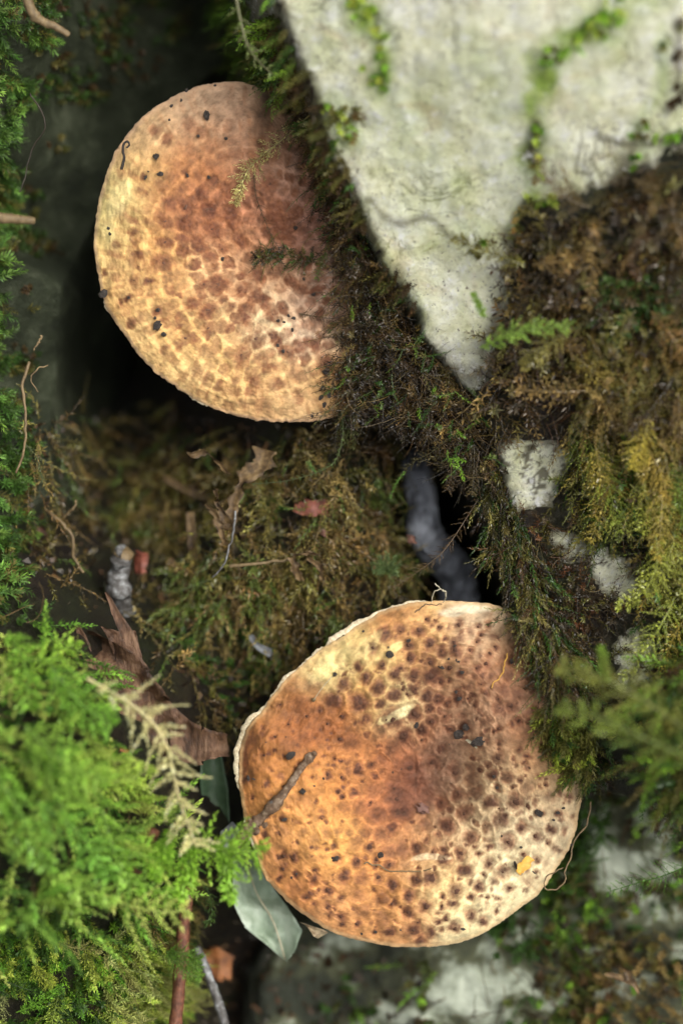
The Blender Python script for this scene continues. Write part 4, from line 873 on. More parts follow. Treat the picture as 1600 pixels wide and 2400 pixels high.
def m_floor(s):
    N = 1250; q = in_poly(N, [(60, 980), (330, 960), (500, 1000), (780, 1000), (960, 1000), (980, 1300), (1060, 1400), (900, 1420), (720, 1530), (600, 1640), (540, 1740), (430, 1640), (330, 1480), (180, 1420), (60, 1330)])
    patch(s, q, pal(N, [(.2, .18, .05), (.2, .13, .05), (.12, .075, .03), (.22, .18, .05), TA, (.1, .16, .035), (.15, .125, .04)], .4), (.7, 1.7), lean=(0, -.9, -.1), upw=.5, spread=.6, bend=(0, -.4, -.5), bendr=.6, nleaf=26, leaf=.16, width=.035, ang=38, curl=.5, wob=.4, clump=.9, csize=70, lift=.3)
    rand_fronds(s, [(420, 1040), (900, 1020), (960, 1300), (880, 1400), (720, 1500), (560, 1520), (380, 1380), (200, 1250), (200, 1080)], 70, [(.2, .14, .05), (.18, .12, .045), OL, BR, (.26, .19, .07)], (.6, 1.6), (.05, .5), -85, 50, n_br=11, br_len=.3, leaf=.16, width=.06, nleaf=7, stem=.03, roughn=.7)
    for _ in range(46):      # shaggy clumps standing out of the mat
        cx, cy = in_poly(1, [(330, 1050), (900, 1030), (950, 1300), (880, 1390), (720, 1480), (560, 1520), (380, 1380)])[0]; n = 14
        q = on_surface(np.stack([cx+rng.normal(0, 16, n), cy+rng.normal(0, 16, n)], -1), 0); q[:, 2] += .2+.5*R3(n)
        leafy(s, grow(q, np.array([0, -.6, .35])+rng.normal(0, .6, (n, 3)), .5+.7*R3(n), np.array([0, -.6, -.7])+rng.normal(0, .3, (n, 3)), 7, .25), pal(n, [[(.24, .21, .06), (.3, .22, .085), (.17, .12, .045), (.14, .19, .045)][rng.integers(4)]], .3), nleaf=30, leaf=.16, width=.045, ang=40, curl=.4)
    N = 190; q = in_poly(N, [(500, 1420), (620, 1400), (640, 1500), (610, 1640), (540, 1720), (480, 1600), (400, 1520)])
    patch(s, q, pal(N, [DG, DG, (.05, .1, .02), OL]), (.3, .7), spread=.8, nleaf=34, leaf=.11, width=.045)
    N = 130; q = in_poly(N, [(580, 1140), (650, 1130), (670, 1190), (640, 1230), (585, 1210)])
    patch(s, q, pal(N, [DG, (.05, .08, .02), OL]), (.15, .35), spread=.5, nleaf=26, leaf=.08, width=.04, lift=.2)
    N = 120; q = in_poly(N, [(260, 1190), (400, 1180), (400, 1290), (260, 1290)])
    patch(s, q, pal(N, [(.09, .1, .02), OL]), (.3, .7), spread=.8, nleaf=34, leaf=.12, width=.05)
    N = 340; threads(s, in_poly(N, [(100, 1000), (950, 1000), (1000, 1380), (720, 1520), (300, 1450)]), N, (.4, 1.3), pal(N, [TA, BR, OL, (.22, .15, .06)]), .012, (0, 0, .1), .8, .3)
moss('floor_moss', 'dim brown and olive moss on the hollow floor between the mushrooms', m_floor, 'wetmoss')

def m_low_right(s):
    N = 680; q = in_poly(N, [(1080, 2230), (1250, 2110), (1380, 1860), (1480, 1800), (1700, 1850), (1700, 2480), (700, 2480), (760, 2300)],
        dens=lambda x, y: np.clip(.5+1.8*fbm(x/120, y/120, 3, 120), 0, 1))
    patch(s, q, pal(N, [OL, DG, BR, (.1, .13, .03), GB, BG]), (.4, 1.1), lean=(0, -.3, 0), spread=.8, bendr=.6, nleaf=36, leaf=.14, width=.055)
    N = 170; q = in_poly(N, [(1330, 2200), (1600, 2180), (1600, 2420), (1300, 2420)])
    patch(s, q, pal(N, [OL, TA, BR]), (.5, 1.2), spread=.8, nleaf=36, leaf=.14, width=.05, lift=.3)
    N = 150; q = in_poly(N, [(1100, 2210), (1330, 1960), (1400, 1860), (1450, 1900), (1360, 2060), (1200, 2260)])
    patch(s, q, pal(N, [DG, DG, (.06, .13, .02)]), (.4, 1.0), spread=.8, nleaf=36, leaf=.14, width=.055, lift=.3)
    N = 110; threads(s, in_poly(N, [(1200, 2050), (1600, 2000), (1600, 2400), (1100, 2400)]), N, (.6, 1.4), pal(N, [TA, BR]), .018, (0, 0, .2), .7, .3)
moss('sparse_moss', 'sparse green and brown moss over the rock in the lower right', m_low_right)

def m_on_rock(s):
    for line, n, wd, cols, ln in (([(850, -20), (885, 40), (890, 110), (890, 190)], 90, 18, [YG, BG], (.3, .6)), ([(850, 0), (830, 20)], 40, 26, [YG, BG], (.3, .6)), ([(845, 150), (830, 190), (900, 200)], 30, 14, [YG, PG], (.2, .5)),
            ([(1390, 60), (1330, 110), (1290, 130), (1262, 160), (1255, 250), (1262, 330)], 150, 24, [BG, YG, OL], (.3, .6)), ([(1258, 370), (1252, 440), (1235, 500)], 70, 15, [YG, OL, TA], (.3, .7)),
            ([(1460, 0), (1420, 40), (1390, 80)], 100, 36, [BG, YG], (.3, .7)), ([(1545, 90), (1535, 160), (1520, 250), (1490, 330), (1480, 390)], 70, 10, [DG, BG, OL], (.2, .4)), ([(1590, 50), (1580, 200)], 30, 10, [BR, OL], (.2, .4)),
            ([(1530, 290), (1600, 320)], 50, 24, [DG, BG], (.3, .7)), ([(1110, 525), (1130, 560), (1125, 620)], 40, 10, [OL, BG], (.2, .45)), ([(760, 260), (790, 240), (800, 330)], 90, 22, [YG, BG, OL], (.3, .7)),
            ([(810, 230), (830, 290), (790, 400), (760, 430)], 80, 20, [OL, TA, (.2, .19, .05)], (.4, .9)), ([(1270, 460), (1300, 470), (1330, 520)], 60, 14, [BG, YG], (.3, .6)), ([(1215, 520), (1210, 600)], 60, 12, [OL, TA, BR], (.3, .7)), ([(1570, 230), (1600, 210)], 60, 24, [BR, GB], (.3, .6))):
        n = max(6, int(n*.2)); pp = along(n, line, wd*.8)
        patch(s, pp, pal(n, cols)*.95, (ln[0]*.5, ln[1]*.7), lean=(0, -.3, 0), spread=.6, nleaf=26, leaf=.12, width=.05, sink=.0)
moss('rock_moss', 'bright green moss streaks in the cracks of the pale rock', m_on_rock)

def m_right_front(s):
    N = 150; q = in_poly(N, [(1500, 1600), (1700, 1500), (1700, 1900), (1580, 1880), (1520, 1760)])
    b = P(q[:, 0], q[:, 1], 1.6+1.6*R3(N)); c = pal(N, [(.1, .15, .025), OL, BG, DG, (.16, .16, .04)])
    leafy(s, grow(b, np.array([-.5, -.3, .2])+rng.normal(0, .5, (N, 3)), .8+1.2*R3(N), np.array([-.2, -.5, -.4])+rng.normal(0, .4, (N, 3))), c, nleaf=50, leaf=.17, width=.07)
    b = P(q[:, 0], q[:, 1], -.2+1.8*R3(N)); leafy(s, grow(b, np.array([-.2, -.3, .8])+rng.normal(0, .4, (N, 3)), .8+1.2*R3(N), rng.normal(0, .4, (N, 3))), pal(N, [DG, OL, BR]), nleaf=40, leaf=.16, width=.07)
moss('leaning_moss', 'out-of-focus green moss leaning in from the right edge', m_right_front)

# ------------------------------------------------------------------ fine litter in the hollow (uncountable)
def litter():
    V = []; F = []; n0 = 0; C = []
    pp = np.concatenate([in_poly(900, [(60, 960), (960, 980), (1080, 1400), (720, 1520), (560, 1740), (300, 1460), (60, 1350)]), in_poly(260, [(440, 2060), (720, 2200), (1020, 2270), (900, 2420), (430, 2420)]), in_poly(240, [(1150, 560), (1600, 480), (1600, 1000), (1150, 950)])])
    q = on_surface(pp, -.06)
    for c in q:
        a = np.sort(rng.random(6))*6.28; r = (.03+.06*rng.random()**2)*(.6+.8*rng.random(6)); el = 1+1.6*rng.random(); th = rng.random()*6.28
        x = r*np.cos(a)*el; y = r*np.sin(a); tilt = rng.normal(0, .5, 2)
        xy = np.stack([x*math.cos(th)-y*math.sin(th), x*math.sin(th)+y*math.cos(th)], -1); z = xy@tilt
        top = np.column_stack([xy, z+.02])+c; bot = np.column_stack([xy*.9, z-.02])+c
        V.append(top); V.append(bot); t = n0+np.arange(6); b = t+6
        F.append(np.stack([t, b, np.roll(b, -1), np.roll(t, -1)], -1)); F.append(np.array([[t[0], t[1], t[2], t[3]], [t[0], t[3], t[4], t[5]], [b[3], b[2], b[1], b[0]], [b[5], b[4], b[3], b[0]]])); n0 += 12
        cc = np.array([(.05, .03, .015), (.12, .07, .035), (.09, .05, .03), (.03, .02, .012), (.07, .055, .035)][rng.integers(5)])*(.6+.8*rng.random()); C.append(np.broadcast_to(cc, (12, 3)))
    o = obj('leaf_litter', np.concatenate(V), np.concatenate(F), M['moss'], smooth=False, col=np.concatenate(C))
    tag(o, 'crumbled brown bark and leaf litter scattered over the dark floor', 'litter', kind='stuff')
litter()

# ------------------------------------------------------------------ single moss fronds one can point to
def moss_thing(name, label, build, mat='moss', group=None):
    s = Soup(); build(s); o = s.build(name, M[mat]); tag(o, label, 'moss frond', group); return o
zu = lambda x, y: float(cap_z('up', x, y)); zl = lambda x, y: float(cap_z('lo', x, y))

moss_thing('moss_frond', 'curly tan-green moss frond lying on the upper mushroom cap',
    lambda s: frond(s, [(725, 270, 1.0), (670, 320, zu(670, 320)+.45), (620, 360, zu(620, 360)+.22), (580, 400, zu(580, 400)+.14), (565, 440, zu(565, 440)+.13), (548, 478, zu(548, 478)+.12)], (.62, .58, .26), 46, .40, .11, .036, 16, (0.2, 0, 1), 62, .018, .35, .2, roughn=.5))
def f_dark(s):
    frond(s, [(595, 405, zu(595, 405)+.1), (600, 460, zu(600, 460)+.08), (622, 520, zu(622, 520)+.08), (640, 560, zu(640, 560)+.08), (660, 590, zu(660, 590)+.08)], (.12, .085, .045), 26, .16, .06, .012, 6, (0, 0, 1), 60, .014, .6, 0, roughn=.6, stemleaf=20)
moss_thing('moss_strand', 'thin bare brownish moss stem across the middle of the upper cap', f_dark, 'wetmoss')
def f_green_center(s):
    N = 90; q = along(N, [(600, 600), (660, 590), (720, 605), (750, 600)], 22); b = P(q[:, 0], q[:, 1], cap_z('up', q[:, 0], q[:, 1])+.04+.15*R3(N)); c = pal(N, [OL, BR, DG, GB])
    leafy(s, grow(b, rng.normal(0, .6, (N, 3))+np.array([-.2, -.3, .1]), .2+.4*R3(N), rng.normal(0, .6, (N, 3))), c, nleaf=22, leaf=.08, width=.025)
moss_thing('moss_scrap', 'dark scrap of dead moss in the middle of the upper cap', f_green_center, 'wetmoss')
moss_thing('moss_sprig', 'small green moss sprig on the right side of the upper cap',
    lambda s: frond(s, [(765, 590, zu(765, 590)+.3), (752, 620, zu(752, 620)+.2), (742, 655, zu(742, 655)+.12)], (.13, .19, .045), 22, .16, .07, .024, 10, (0, 0, 1), 55, .012, .4, .1))
moss_thing('moss_scrap', 'brown wisps of moss lying across the lower right of the upper cap',
    lambda s: frond(s, [(700, 735, zu(700, 735)+.08), (740, 742, zu(740, 742)+.1), (790, 748, zu(790, 748)+.15)], (.08, .06, .025), 22, .3, .06, .014, 9, (0, 0, 1), 65, .014, .7, .0, roughn=.6), 'wetmoss')
moss_thing('moss_strand', 'pale green budded stem in front of the black hollow at the top',
    lambda s: frond(s, [(548, -40, 2.0), (562, 40, 2.0), (580, 105, 1.9), (608, 145, 1.7), (645, 180, 1.5)], (.22, .3, .1), 16, .26, .12, .06, 10, (0, 0, 1), 60, .05, .6, .1, stemcol=(.2, .2, .11)))
moss_thing('moss_frond', 'pale yellow-green feathery frond in front of the brown dead leaf',
    lambda s: frond(s, [(205, 1590, 3.0), (290, 1640, 3.0), (355, 1690, 2.9), (395, 1760, 2.8), (415, 1850, 2.7), (440, 1930, 2.6), (462, 1985, 2.5)], (.88, .84, .44), 34, .8, .15, .085, 20, (0, 0, 1), 62, .06, .5, .15, stemcol=(.66, .6, .34), roughn=.45))
moss_thing('moss_frond', 'bright green moss tip touching the left rim of the lower cap',
    lambda s: [frond(s, [(430, 1960, 1.8), (500, 1985, 2.0), (560, 1990, 2.1), (612, 2000, 2.0)], (.32, .56, .07), 18, .75, .18, .1, 20, (0, .2, 1), 70, .03, .6, .3),
               frond(s, [(520, 1990, 2.0), (540, 2040, 2.0), (535, 2110, 1.9)], (.30, .54, .07), 14, .5, .18, .1, 18, (0, .2, 1), 55, .03, .4, .2)])
moss_thing('moss_frond', 'bright green blurred shoot beside the small red-brown twig, lower left',
    lambda s: [frond(s, [(400, 1940, 2.2), (385, 2000, 2.4), (362, 2058, 2.4)], (.30, .54, .06), 16, .4, .17, .09, 18, (.3, 0, 1), 50, .03, .4, .1),
               frond(s, [(450, 1980, 2.0), (440, 2050, 2.0), (420, 2105, 1.9)], (.30, .54, .06), 16, .42, .17, .09, 18, (.3, 0, 1), 50, .03, .4, .1)])
for pts, c, lb in (([(120, 1560, 3.3), (180, 1640, 3.4), (260, 1700, 3.2)], (.2, .34, .05), 'bright green blurred frond nearest the dead leaf\'s left side'),
        ([(60, 1700, 4.2), (150, 1790, 4.2), (250, 1830, 3.8)], (.26, .38, .06), 'yellow-green blurred frond in the middle of the left moss cushion'),
        ([(90, 1880, 3.8), (190, 1960, 3.6), (255, 2060, 3.0)], (.18, .33, .05), 'green blurred frond drooping at the foot of the left moss cushion'),
        ([(-20, 1800, 4.2), (60, 1930, 4.0), (110, 2040, 3.4)], (.2, .33, .05), 'green blurred frond at the left picture edge of the cushion'),
        ([(240, 1900, 2.8), (270, 2000, 2.9), (310, 2090, 2.4)], (.24, .36, .06), 'yellow-green blurred frond hanging right of the cushion\'s foot'),
        ([(20, 1480, 2.6), (60, 1560, 3.0), (70, 1660, 3.2)], (.22, .35, .05), 'yellow-green blurred frond at the top of the left moss cushion')):
    moss_thing('moss_frond', lb, lambda s, pts=pts, c=c: frond(s, pts, tuple(np.array(c)*np.array([1.3, 1.5, 1.5])), 18, .75, .18, .095, 20, (.1, .1, 1), 62, .035, .35, .3), group='fronds of the left moss cushion')
moss_thing('moss_frond', 'bright green blurred frond at the tip of the pale rock',
    lambda s: frond(s, [(1125, 815, 1.9), (1190, 785, 2.3), (1260, 768, 2.5), (1335, 765, 2.5)], (.36, .56, .11), 26, .34, .11, .06, 14, (0, .3, 1), 50, .03, .6, .2))
moss_thing('moss_frond', 'small green shoot standing up beside the tip of the pale rock',
    lambda s: frond(s, [(1135, 745, 1.9), (1122, 715, 2.1), (1110, 690, 2.2)], (.3, .48, .08), 18, .12, .1, .05, 10, (0, 0, 1), 40, .022, .6, .1))
moss_thing('moss_frond', 'yellow-green feather-shaped frond in the golden moss at the right',
    lambda s: frond(s, [(1365, 985, .9), (1390, 1060, 1.0), (1425, 1140, 1.0), (1450, 1250, .8)], (.36, .44, .08), 46, .8, .08, .036, 26, (0, 0, 1), 48, .022, .2, .25))
moss_thing('moss_frond', 'golden feather-shaped frond right of the green one',
    lambda s: frond(s, [(1440, 940, 1.2), (1490, 1020, 1.3), (1520, 1110, 1.2), (1540, 1180, 1.0)], (.54, .43, .09), 40, .65, .08, .036, 22, (0, 0, 1), 50, .022, .2, .25))
moss_thing('moss_frond', 'golden-brown frond curving down to the right picture edge',
    lambda s: frond(s, [(1510, 1170, 1.2), (1560, 1250, 1.2), (1600, 1340, 1.0)], (.42, .36, .07), 36, .6, .08, .03, 20, (0, 0, 1), 50, .022, .2, .25))
moss_thing('moss_frond', 'upper blurred green frond reaching from the right over the cap edge',
    lambda s: frond(s, [(1620, 1720, 4.6), (1520, 1650, 5.0), (1410, 1590, 5.1), (1310, 1560, 5.0)], (.30, .33, .08), 20, .62, .18, .09, 16, (0, .1, 1), 60, .05, .35, .25))
moss_thing('moss_frond', 'lower blurred green frond reaching from the right over the cap edge',
    lambda s: frond(s, [(1640, 1790, 4.6), (1530, 1740, 5.0), (1420, 1690, 5.1), (1315, 1655, 5.0)], (.26, .34, .07), 20, .62, .18, .09, 16, (0, .1, 1), 60, .05, .35, .25))
moss_thing('moss_shoot', 'short upright blurred green shoot above the right blurred fronds',
    lambda s: frond(s, [(1420, 1600, 3.2), (1414, 1560, 3.6), (1408, 1520, 3.8)], (.28, .44, .07), 16, .14, .13, .07, 10, (0, 0, 1), 40, .03, .7, .1))
moss_thing('moss_frond', 'green needle-leaved frond at the lower right picture edge',
    lambda s: frond(s, [(1625, 2020, -.7), (1560, 2050, -.7), (1490, 2070, -.8), (1420, 2092, -.9)], (.13, .3, .045), 26, .42, .13, .028, 12, (0, 0, 1), 62, .022, .2, .1))
moss_thing('moss_runner', 'thin green moss runner dangling below the upper mushroom',
    lambda s: [frond(s, [(800, 960, .3), (803, 1020, .2), (785, 1080, .05), (740, 1108, 0), (665, 1128, 0), (588, 1134, 0)], (.13, .22, .06), 40, .10, .05, .018, 6, (0, 0, 1), 55, .016, .7, 0, stemcol=(.09, .11, .05), stemleaf=80),
               frond(s, [(740, 1108, 0), (730, 1096, .05), (722, 1082, .1)], (.16, .3, .08), 14, .1, .06, .02, 6, (0, 0, 1), 45, .012, .7, 0)])
moss_thing('moss_frond', 'drooping strand with a green tip above the dark crack',
    lambda s: [frond(s, [(1060, 1020, .2), (1010, 1060, .2), (965, 1085, .15), (935, 1120, .1), (915, 1162, .05)], (.1, .085, .03), 34, .16, .06, .022, 8, (0, 0, 1), 55, .016, .5, .1),
               frond(s, [(950, 1105, .15), (930, 1130, .1), (914, 1165, .05)], (.16, .32, .06), 16, .06, .06, .022, 6, (0, 0, 1), 40, .014, .5, .1)])
moss_thing('moss_frond', 'brown dried moss frond crossing the dark crack',
    lambda s: frond(s, [(1150, 1120, -.2), (1095, 1210, -.1), (1040, 1290, .0), (985, 1335, .05), (920, 1378, .1)], (.14, .085, .035), 44, .22, .07, .026, 9, (0, 0, 1), 48, .016, .6, .1), 'wetmoss')
moss_thing('moss_frond', 'dark brown moss clump hanging over the top of the crack',
    lambda s: [frond(s, [(1080, 1020, .1), (1060, 1080, .15), (1050, 1150, .1)], (.1, .065, .03), 40, .3, .07, .03, 12, (0, 0, 1), 50, .016, .5, .1),
               frond(s, [(1110, 1040, .0), (1110, 1100, .1), (1105, 1160, .1)], (.09, .07, .03), 40, .26, .07, .03, 12, (0, 0, 1), 50, .016, .5, .1)], 'wetmoss')
moss_thing('moss_sprig', 'pale green star-like moss sprig above the lower cap',
    lambda s: [frond(s, [(905, 1340, -1.3), (905 + 34*math.cos(a), 1325-28*math.sin(a), -1.0)], (.2, .29, .12), 12, .12, .07, .03, 8, (0, 0, 1), 45, .014, .7, .1) for a in (.1, .8, 1.5, 2.2, 2.9, 3.7, 5.5)])
moss_thing('moss_frond', 'olive moss strand hanging down under the upper cap\'s right end',
    lambda s: [frond(s, [(790+18*k, 940, .2), (800+14*k, 985, .2), (795+16*k, 1030+10*k, .0)], (.09, .1, .03), 30, .2, .07, .024, 10, (0, 0, 1), 45, .014, .4, .1) for k in (0, 1, 2)])
moss_thing('moss_frond', 'dry curled moss frond among the left edge threads',
    lambda s: frond(s, [(60, 1040, .1), (85, 1070, .0), (97, 1110, .0), (100, 1130, .0)], (.14, .17, .07), 22, .16, .07, .026, 8, (0, 0, 1), 50, .014, .6, .1))
moss_thing('moss_frond', 'bright feathery moss tuft at the bottom beside the grey stick',
    lambda s: [frond(s, [(390, 2230, .9), (430, 2255+20*k, 1.0), (470, 2270+22*k, .9)], (.14, .27, .04), 28, .3, .1, .034, 14, (0, 0, 1), 58, .02, .35, .15) for k in (-1, 0, 1)])
moss_thing('moss_frond', 'dark green drooping frond between cushion and pale green leaf',
    lambda s: [frond(s, [(470, 2060, .3), (492, 2100, .3), (496, 2150, .1), (482, 2165, .0)], (.07, .13, .025), 36, .2, .08, .024, 10, (0, 0, 1), 40, .018, .5, .15)])

# ------------------------------------------------------------------ sticks, leaves, scraps
def stick(name, label, pts, r0, r1, mat, cat='twig', n=40, sides=10, rough=.12, seed=1, knots=(), group=None, wob=.0):
    path = spline(pts, n)
    if wob: path = path+wob*np.stack([fbm(np.arange(n)*.25, np.full(n, 3.+k), 3, seed+k) for k in range(3)], -1)
    rad = np.linspace(r0, r1, n)
    for t, a in knots:
        rad = rad*(1+a*np.exp(-((np.linspace(0, 1, n)-t)/.035)**2))
    V, F = tube(path, rad, sides, rough, seed)
    o = obj(name, V, F, mat); tag(o, label, cat, group); return o, path, rad

tw, tp, tr = stick('twig', 'knobbly brown twig lying on the left of the lower cap', [(548, 1985, zl(590, 1950)-.05), (580, 1945, zl(590, 1945)+.10), (610, 1918, zl(610, 1918)+.10), (650, 1878, zl(650, 1878)+.09), (680, 1838, zl(680, 1838)+.08), (705, 1800, zl(705, 1800)+.08), (733, 1768, zl(733, 1768)+.10)], .125, .075, M['bark'], n=80, sides=14, rough=.22, seed=4, knots=((.18, .55), (.30, .35), (.44, .3), (.50, .3), (.95, .55)))
def knot(root, c, r, mat, seed, name='bud'):
    m = np.random.default_rng(seed); th = np.linspace(0, np.pi, 6); ph = np.arange(8)/8*6.283
    V = np.stack([np.outer(np.sin(th), np.cos(ph)), np.outer(np.sin(th), np.sin(ph)), np.outer(np.cos(th), np.ones(8))], -1)*r*(1+.5*(m.random((6, 8, 1))-.5))
    i = np.arange(48).reshape(6, 8); F = np.stack([i[:-1], np.roll(i[:-1], -1, 1), np.roll(i[1:], -1, 1), i[1:]], -1).reshape(-1, 4)
    return obj(name, V.reshape(-1, 3)+c, F, mat, root, smooth=True)
for t, dx, dy, r, sd in ((79, .02, .02, .07, 1), (15, .14, -.06, .10, 2), (20, -.10, .10, .06, 3), (36, -.02, .08, .06, 4), (24, .16, -.1, .08, 5), (12, .02, .12, .07, 6)):
    knot(tw, tp[t]+np.array([dx, dy, .05]), r, M['bark'] if sd != 4 else M['greystick'], sd)

stick('twig', 'tan dead twig at the top left corner', [(50, -40, 1.1), (75, 25, 1.1), (100, 50, 1.0), (130, 62, 1.0), (162, 82, .9)], .13, .07, M['tan'], seed=6, knots=((.35, .3), (.6, .2)))
stick('twig', 'tan twig stub poking in from the left picture edge', [(-30, 505, 1.4), (20, 512, 1.4), (50, 514, 1.3), (82, 518, 1.3)], .14, .08, M['tan'], seed=7)
stick('twig', 'dim reddish-brown stick standing in the black hollow', [(120, 480, -8), (122, 600, -7.8), (112, 760, -7.6), (96, 960, -7.0)], .16, .2, M['redbark'], seed=8)
stick('twig', 'dim bluish stick end deep in the black hollow at the top', [(392, 110, -10.), (396, 150, -9.4), (392, 190, -9.2)], .22, .22, M['bluestick'], seed=9)
st, sp_, sr = stick('stick_stub', 'broken pale grey stick stub standing behind the dead leaf', [(300, 1520, -3.6), (288, 1430, -2.2), (278, 1370, -1.7), (288, 1295, -1.3)], .27, .24, M['greystick'], 'stick', 50, 16, .10, 11, ((.62, .22), (.8, -.12)), wob=.10)
V, F = tube(np.array([sp_[-1]+[-.02, -.03, -.02], sp_[-1]+[0, .02, .03]]), [.26, .24], 12, .2, 3); obj('broken_end', V, F, M['tan'], st)
stick('twig', 'smooth dark grey stick running off the bottom edge', [(462, 2220, -1.6), (490, 2290, -1.6), (512, 2350, -1.5), (535, 2430, -1.4)], .10, .12, M['greystick'], seed=13)
stick('twig', 'upright reddish-brown stick beside the bottom left moss', [(444, 2080, -.9), (432, 2160, -.8), (425, 2260, -.8), (408, 2440, -.8)], .13, .17, M['redbark'], seed=14, rough=.2)
stick('twig', 'short red-brown twig showing through the left moss', [(318, 2035, 1.2), (338, 1990, 1.5), (362, 1945, 1.6)], .20, .14, M['redbark'], seed=15)
stick('twig', 'curved rusty twig blurred under the lower cap', [(800, 2300, -4.6), (870, 2325, -4.4), (930, 2370, -4.2), (960, 2440, -4.2)], .24, .2, M['redbark'], seed=16)
stick('root', 'smooth blue-grey root standing deep in the dark crack', [(975, 1080, -4.0), (985, 1180, -3.4), (1005, 1270, -3.5), (1060, 1330, -4.4), (1085, 1420, -4.6)], .36, .5, M['bluestick'], 'root', n=60, sides=18, seed=17, rough=.10, wob=.18)

def thread(name, label, pts, r, mat, cat='fibre', n=40, group=None, wob=.05, seed=0):
    o, _, _ = stick(name, label, pts, r, r*.7, mat, cat, n, 6, .1, seed, group=group, wob=wob); return o
thread('thread', 'black looping thread on the left side of the boulder', [(70, 220, .0), (95, 255, .0), (105, 300, -.1), (80, 345, -.3), (62, 400, -.4), (48, 450, -.3)], .02, M['darkthread'], seed=21)
thread('thread', 'pale dry stem dangling at the left edge, level with the upper cap\'s lower rim', [(68, 850, .2), (55, 910, .2), (62, 980, .2), (60, 1040, .1), (40, 1110, .0)], .04, M['tan'], seed=22)
thread('thread', 'thin tan hook-shaped fibre above the dry dangling stem', [(98, 788, .0), (90, 805, .1), (78, 820, .1)], .028, M['tan'], seed=23)
thread('thread', 'thin pale fibre crossing the dry dangling stem', [(110, 855, .0), (85, 870, .1), (75, 890, .1), (90, 920, .1)], .02, M['tan'], seed=24)
thread('thread', 'dry tan stem curving up left of the grey stick stub', [(110, 1195, -1.5), (150, 1230, -1.2), (172, 1260, -1.2), (176, 1310, -1.3), (195, 1340, -1.3)], .05, M['tan'], seed=25)
thread('thread', 'short dry side stem above the grey stick stub', [(150, 1210, -1.4), (172, 1190, -1.2), (178, 1170, -1.2)], .035, M['tan'], seed=26)
thread('root_hair', 'pale loose root hair curling past the lower cap\'s right rim', [(1385, 1880, -.3), (1372, 1930, -.2), (1345, 1970, -.1), (1338, 2010, -.1), (1322, 2040, -.1), (1324, 2062, -.05), (1308, 2082, -.05), (1280, 2084, .0), (1272, 2068, .05), (1292, 2048, .05), (1318, 2032, .0)], .022, M['tan'], n=70, seed=27)
thread('root_hair', 'tiny curled root hair standing on the top rim of the lower cap', [(1012, 1412, .35), (1018, 1390, .5), (1038, 1382, .6), (1044, 1398, .55), (1038, 1412, .4)], .012, M['palefibre'], seed=28)
thread('root_hair', 'second tiny root hair hooked over the top rim of the lower cap', [(1020, 1369, .4), (1036, 1380, .5), (1044, 1394, .5)], .013, M['palefibre'], seed=29)
thread('thread', 'thin dark fibre draped on the top rim of the lower cap', [(972, 1436, zl(972, 1436)+.03), (990, 1420, zl(990, 1420)+.05), (1015, 1416, zl(1015, 1416)+.06), (1035, 1418, zl(1035, 1418)+.02)], .014, M['darkthread'], seed=30)
thread('grass_fibre', 'curved pale straw fibre lying on the lower half of the lower cap', [(852, 2022, zl(852, 2022)+.05), (880, 2028, zl(880, 2028)+.05), (920, 2042, zl(920, 2042)+.05), (970, 2042, zl(970, 2042)+.06), (1012, 2034, zl(1012, 2034)+.06)], .02, M['tan'], seed=31)
thread('thread', 'fine amber fibres on the upper right of the lower cap', [(1188, 1530, zl(1188, 1530)+.05), (1180, 1570, zl(1180, 1570)+.06), (1165, 1590, zl(1165, 1590)+.05), (1150, 1612, zl(1150, 1612)+.04)], .016, M['golden'], seed=32)
# pin-like spore stalk with a dark head
pr = empty('spore_stalk', P(735, 1640, zl(735, 1640)))
V, F = tube(spline([(735, 1640, zl(735, 1640)+.02), (755, 1612, zl(755, 1612)+.18), (778, 1585, zl(778, 1585)+.3)], 16), .008, 6); obj('stalk', V, F, M['palefibre'], pr)
knot(pr, P(784, 1581, zl(784, 1581)+.32), .06, M['crumb'], 3, 'head'); knot(pr, P(735, 1640, zl(735, 1640)+.03), .05, M['tan'], 4, 'foot')
tag(pr, 'tiny pin-like stalk with black head on the lower cap\'s upper left', 'spore stalk')

def sheet(name, rows, mat, parent=None, nc=7, cup=.15, thick=.03, wav=.08, seed=0, ragged=.04):
    """curled sheet with thickness: rows = (left px,py, right px,py, z)"""
    rows = np.array(rows, float); n = (len(rows)-1)*7+1; t = np.linspace(0, len(rows)-1, n); i = np.clip(t.astype(int), 0, len(rows)-2); f = (t-i)[:, None]
    f = f*f*(3-2*f)*.4+f*.6
    r = rows[i]*(1-f)+rows[i+1]*f; c = np.linspace(0, 1, nc)
    px = r[:, 0:1]*(1-c)+r[:, 2:3]*c; py = r[:, 1:2]*(1-c)+r[:, 3:4]*c
    e = ragged*100*fbm(np.arange(n)[:, None]*.8+seed, c[None]*3, 3, seed); w_ = np.abs(2*c-1)[None]**3
    px = px+e*w_; py = py+e*w_*.6
    z = r[:, 4:5]+cup*((2*c-1)**2)[None]*(1 if cup else 0)+wav*2*fbm(px/60, py/60, 3, seed+5)
    top = P(px, py, z); bot = P(px, py, z-thick)
    A = np.arange(n*nc).reshape(n, nc); F = grid_faces(n, nc); m = n*nc; F2 = F[:, ::-1]+m
    ed = np.concatenate([A[0, :-1], A[:-1, -1], A[-1, :0:-1], A[:0:-1, 0]]); en = np.roll(ed, -1)
    Fs_ = np.stack([ed, ed+m, en+m, en], -1)
    return obj(name, np.concatenate([top.reshape(-1, 3), bot.reshape(-1, 3)]), np.concatenate([F, F2, Fs_]), mat, parent)

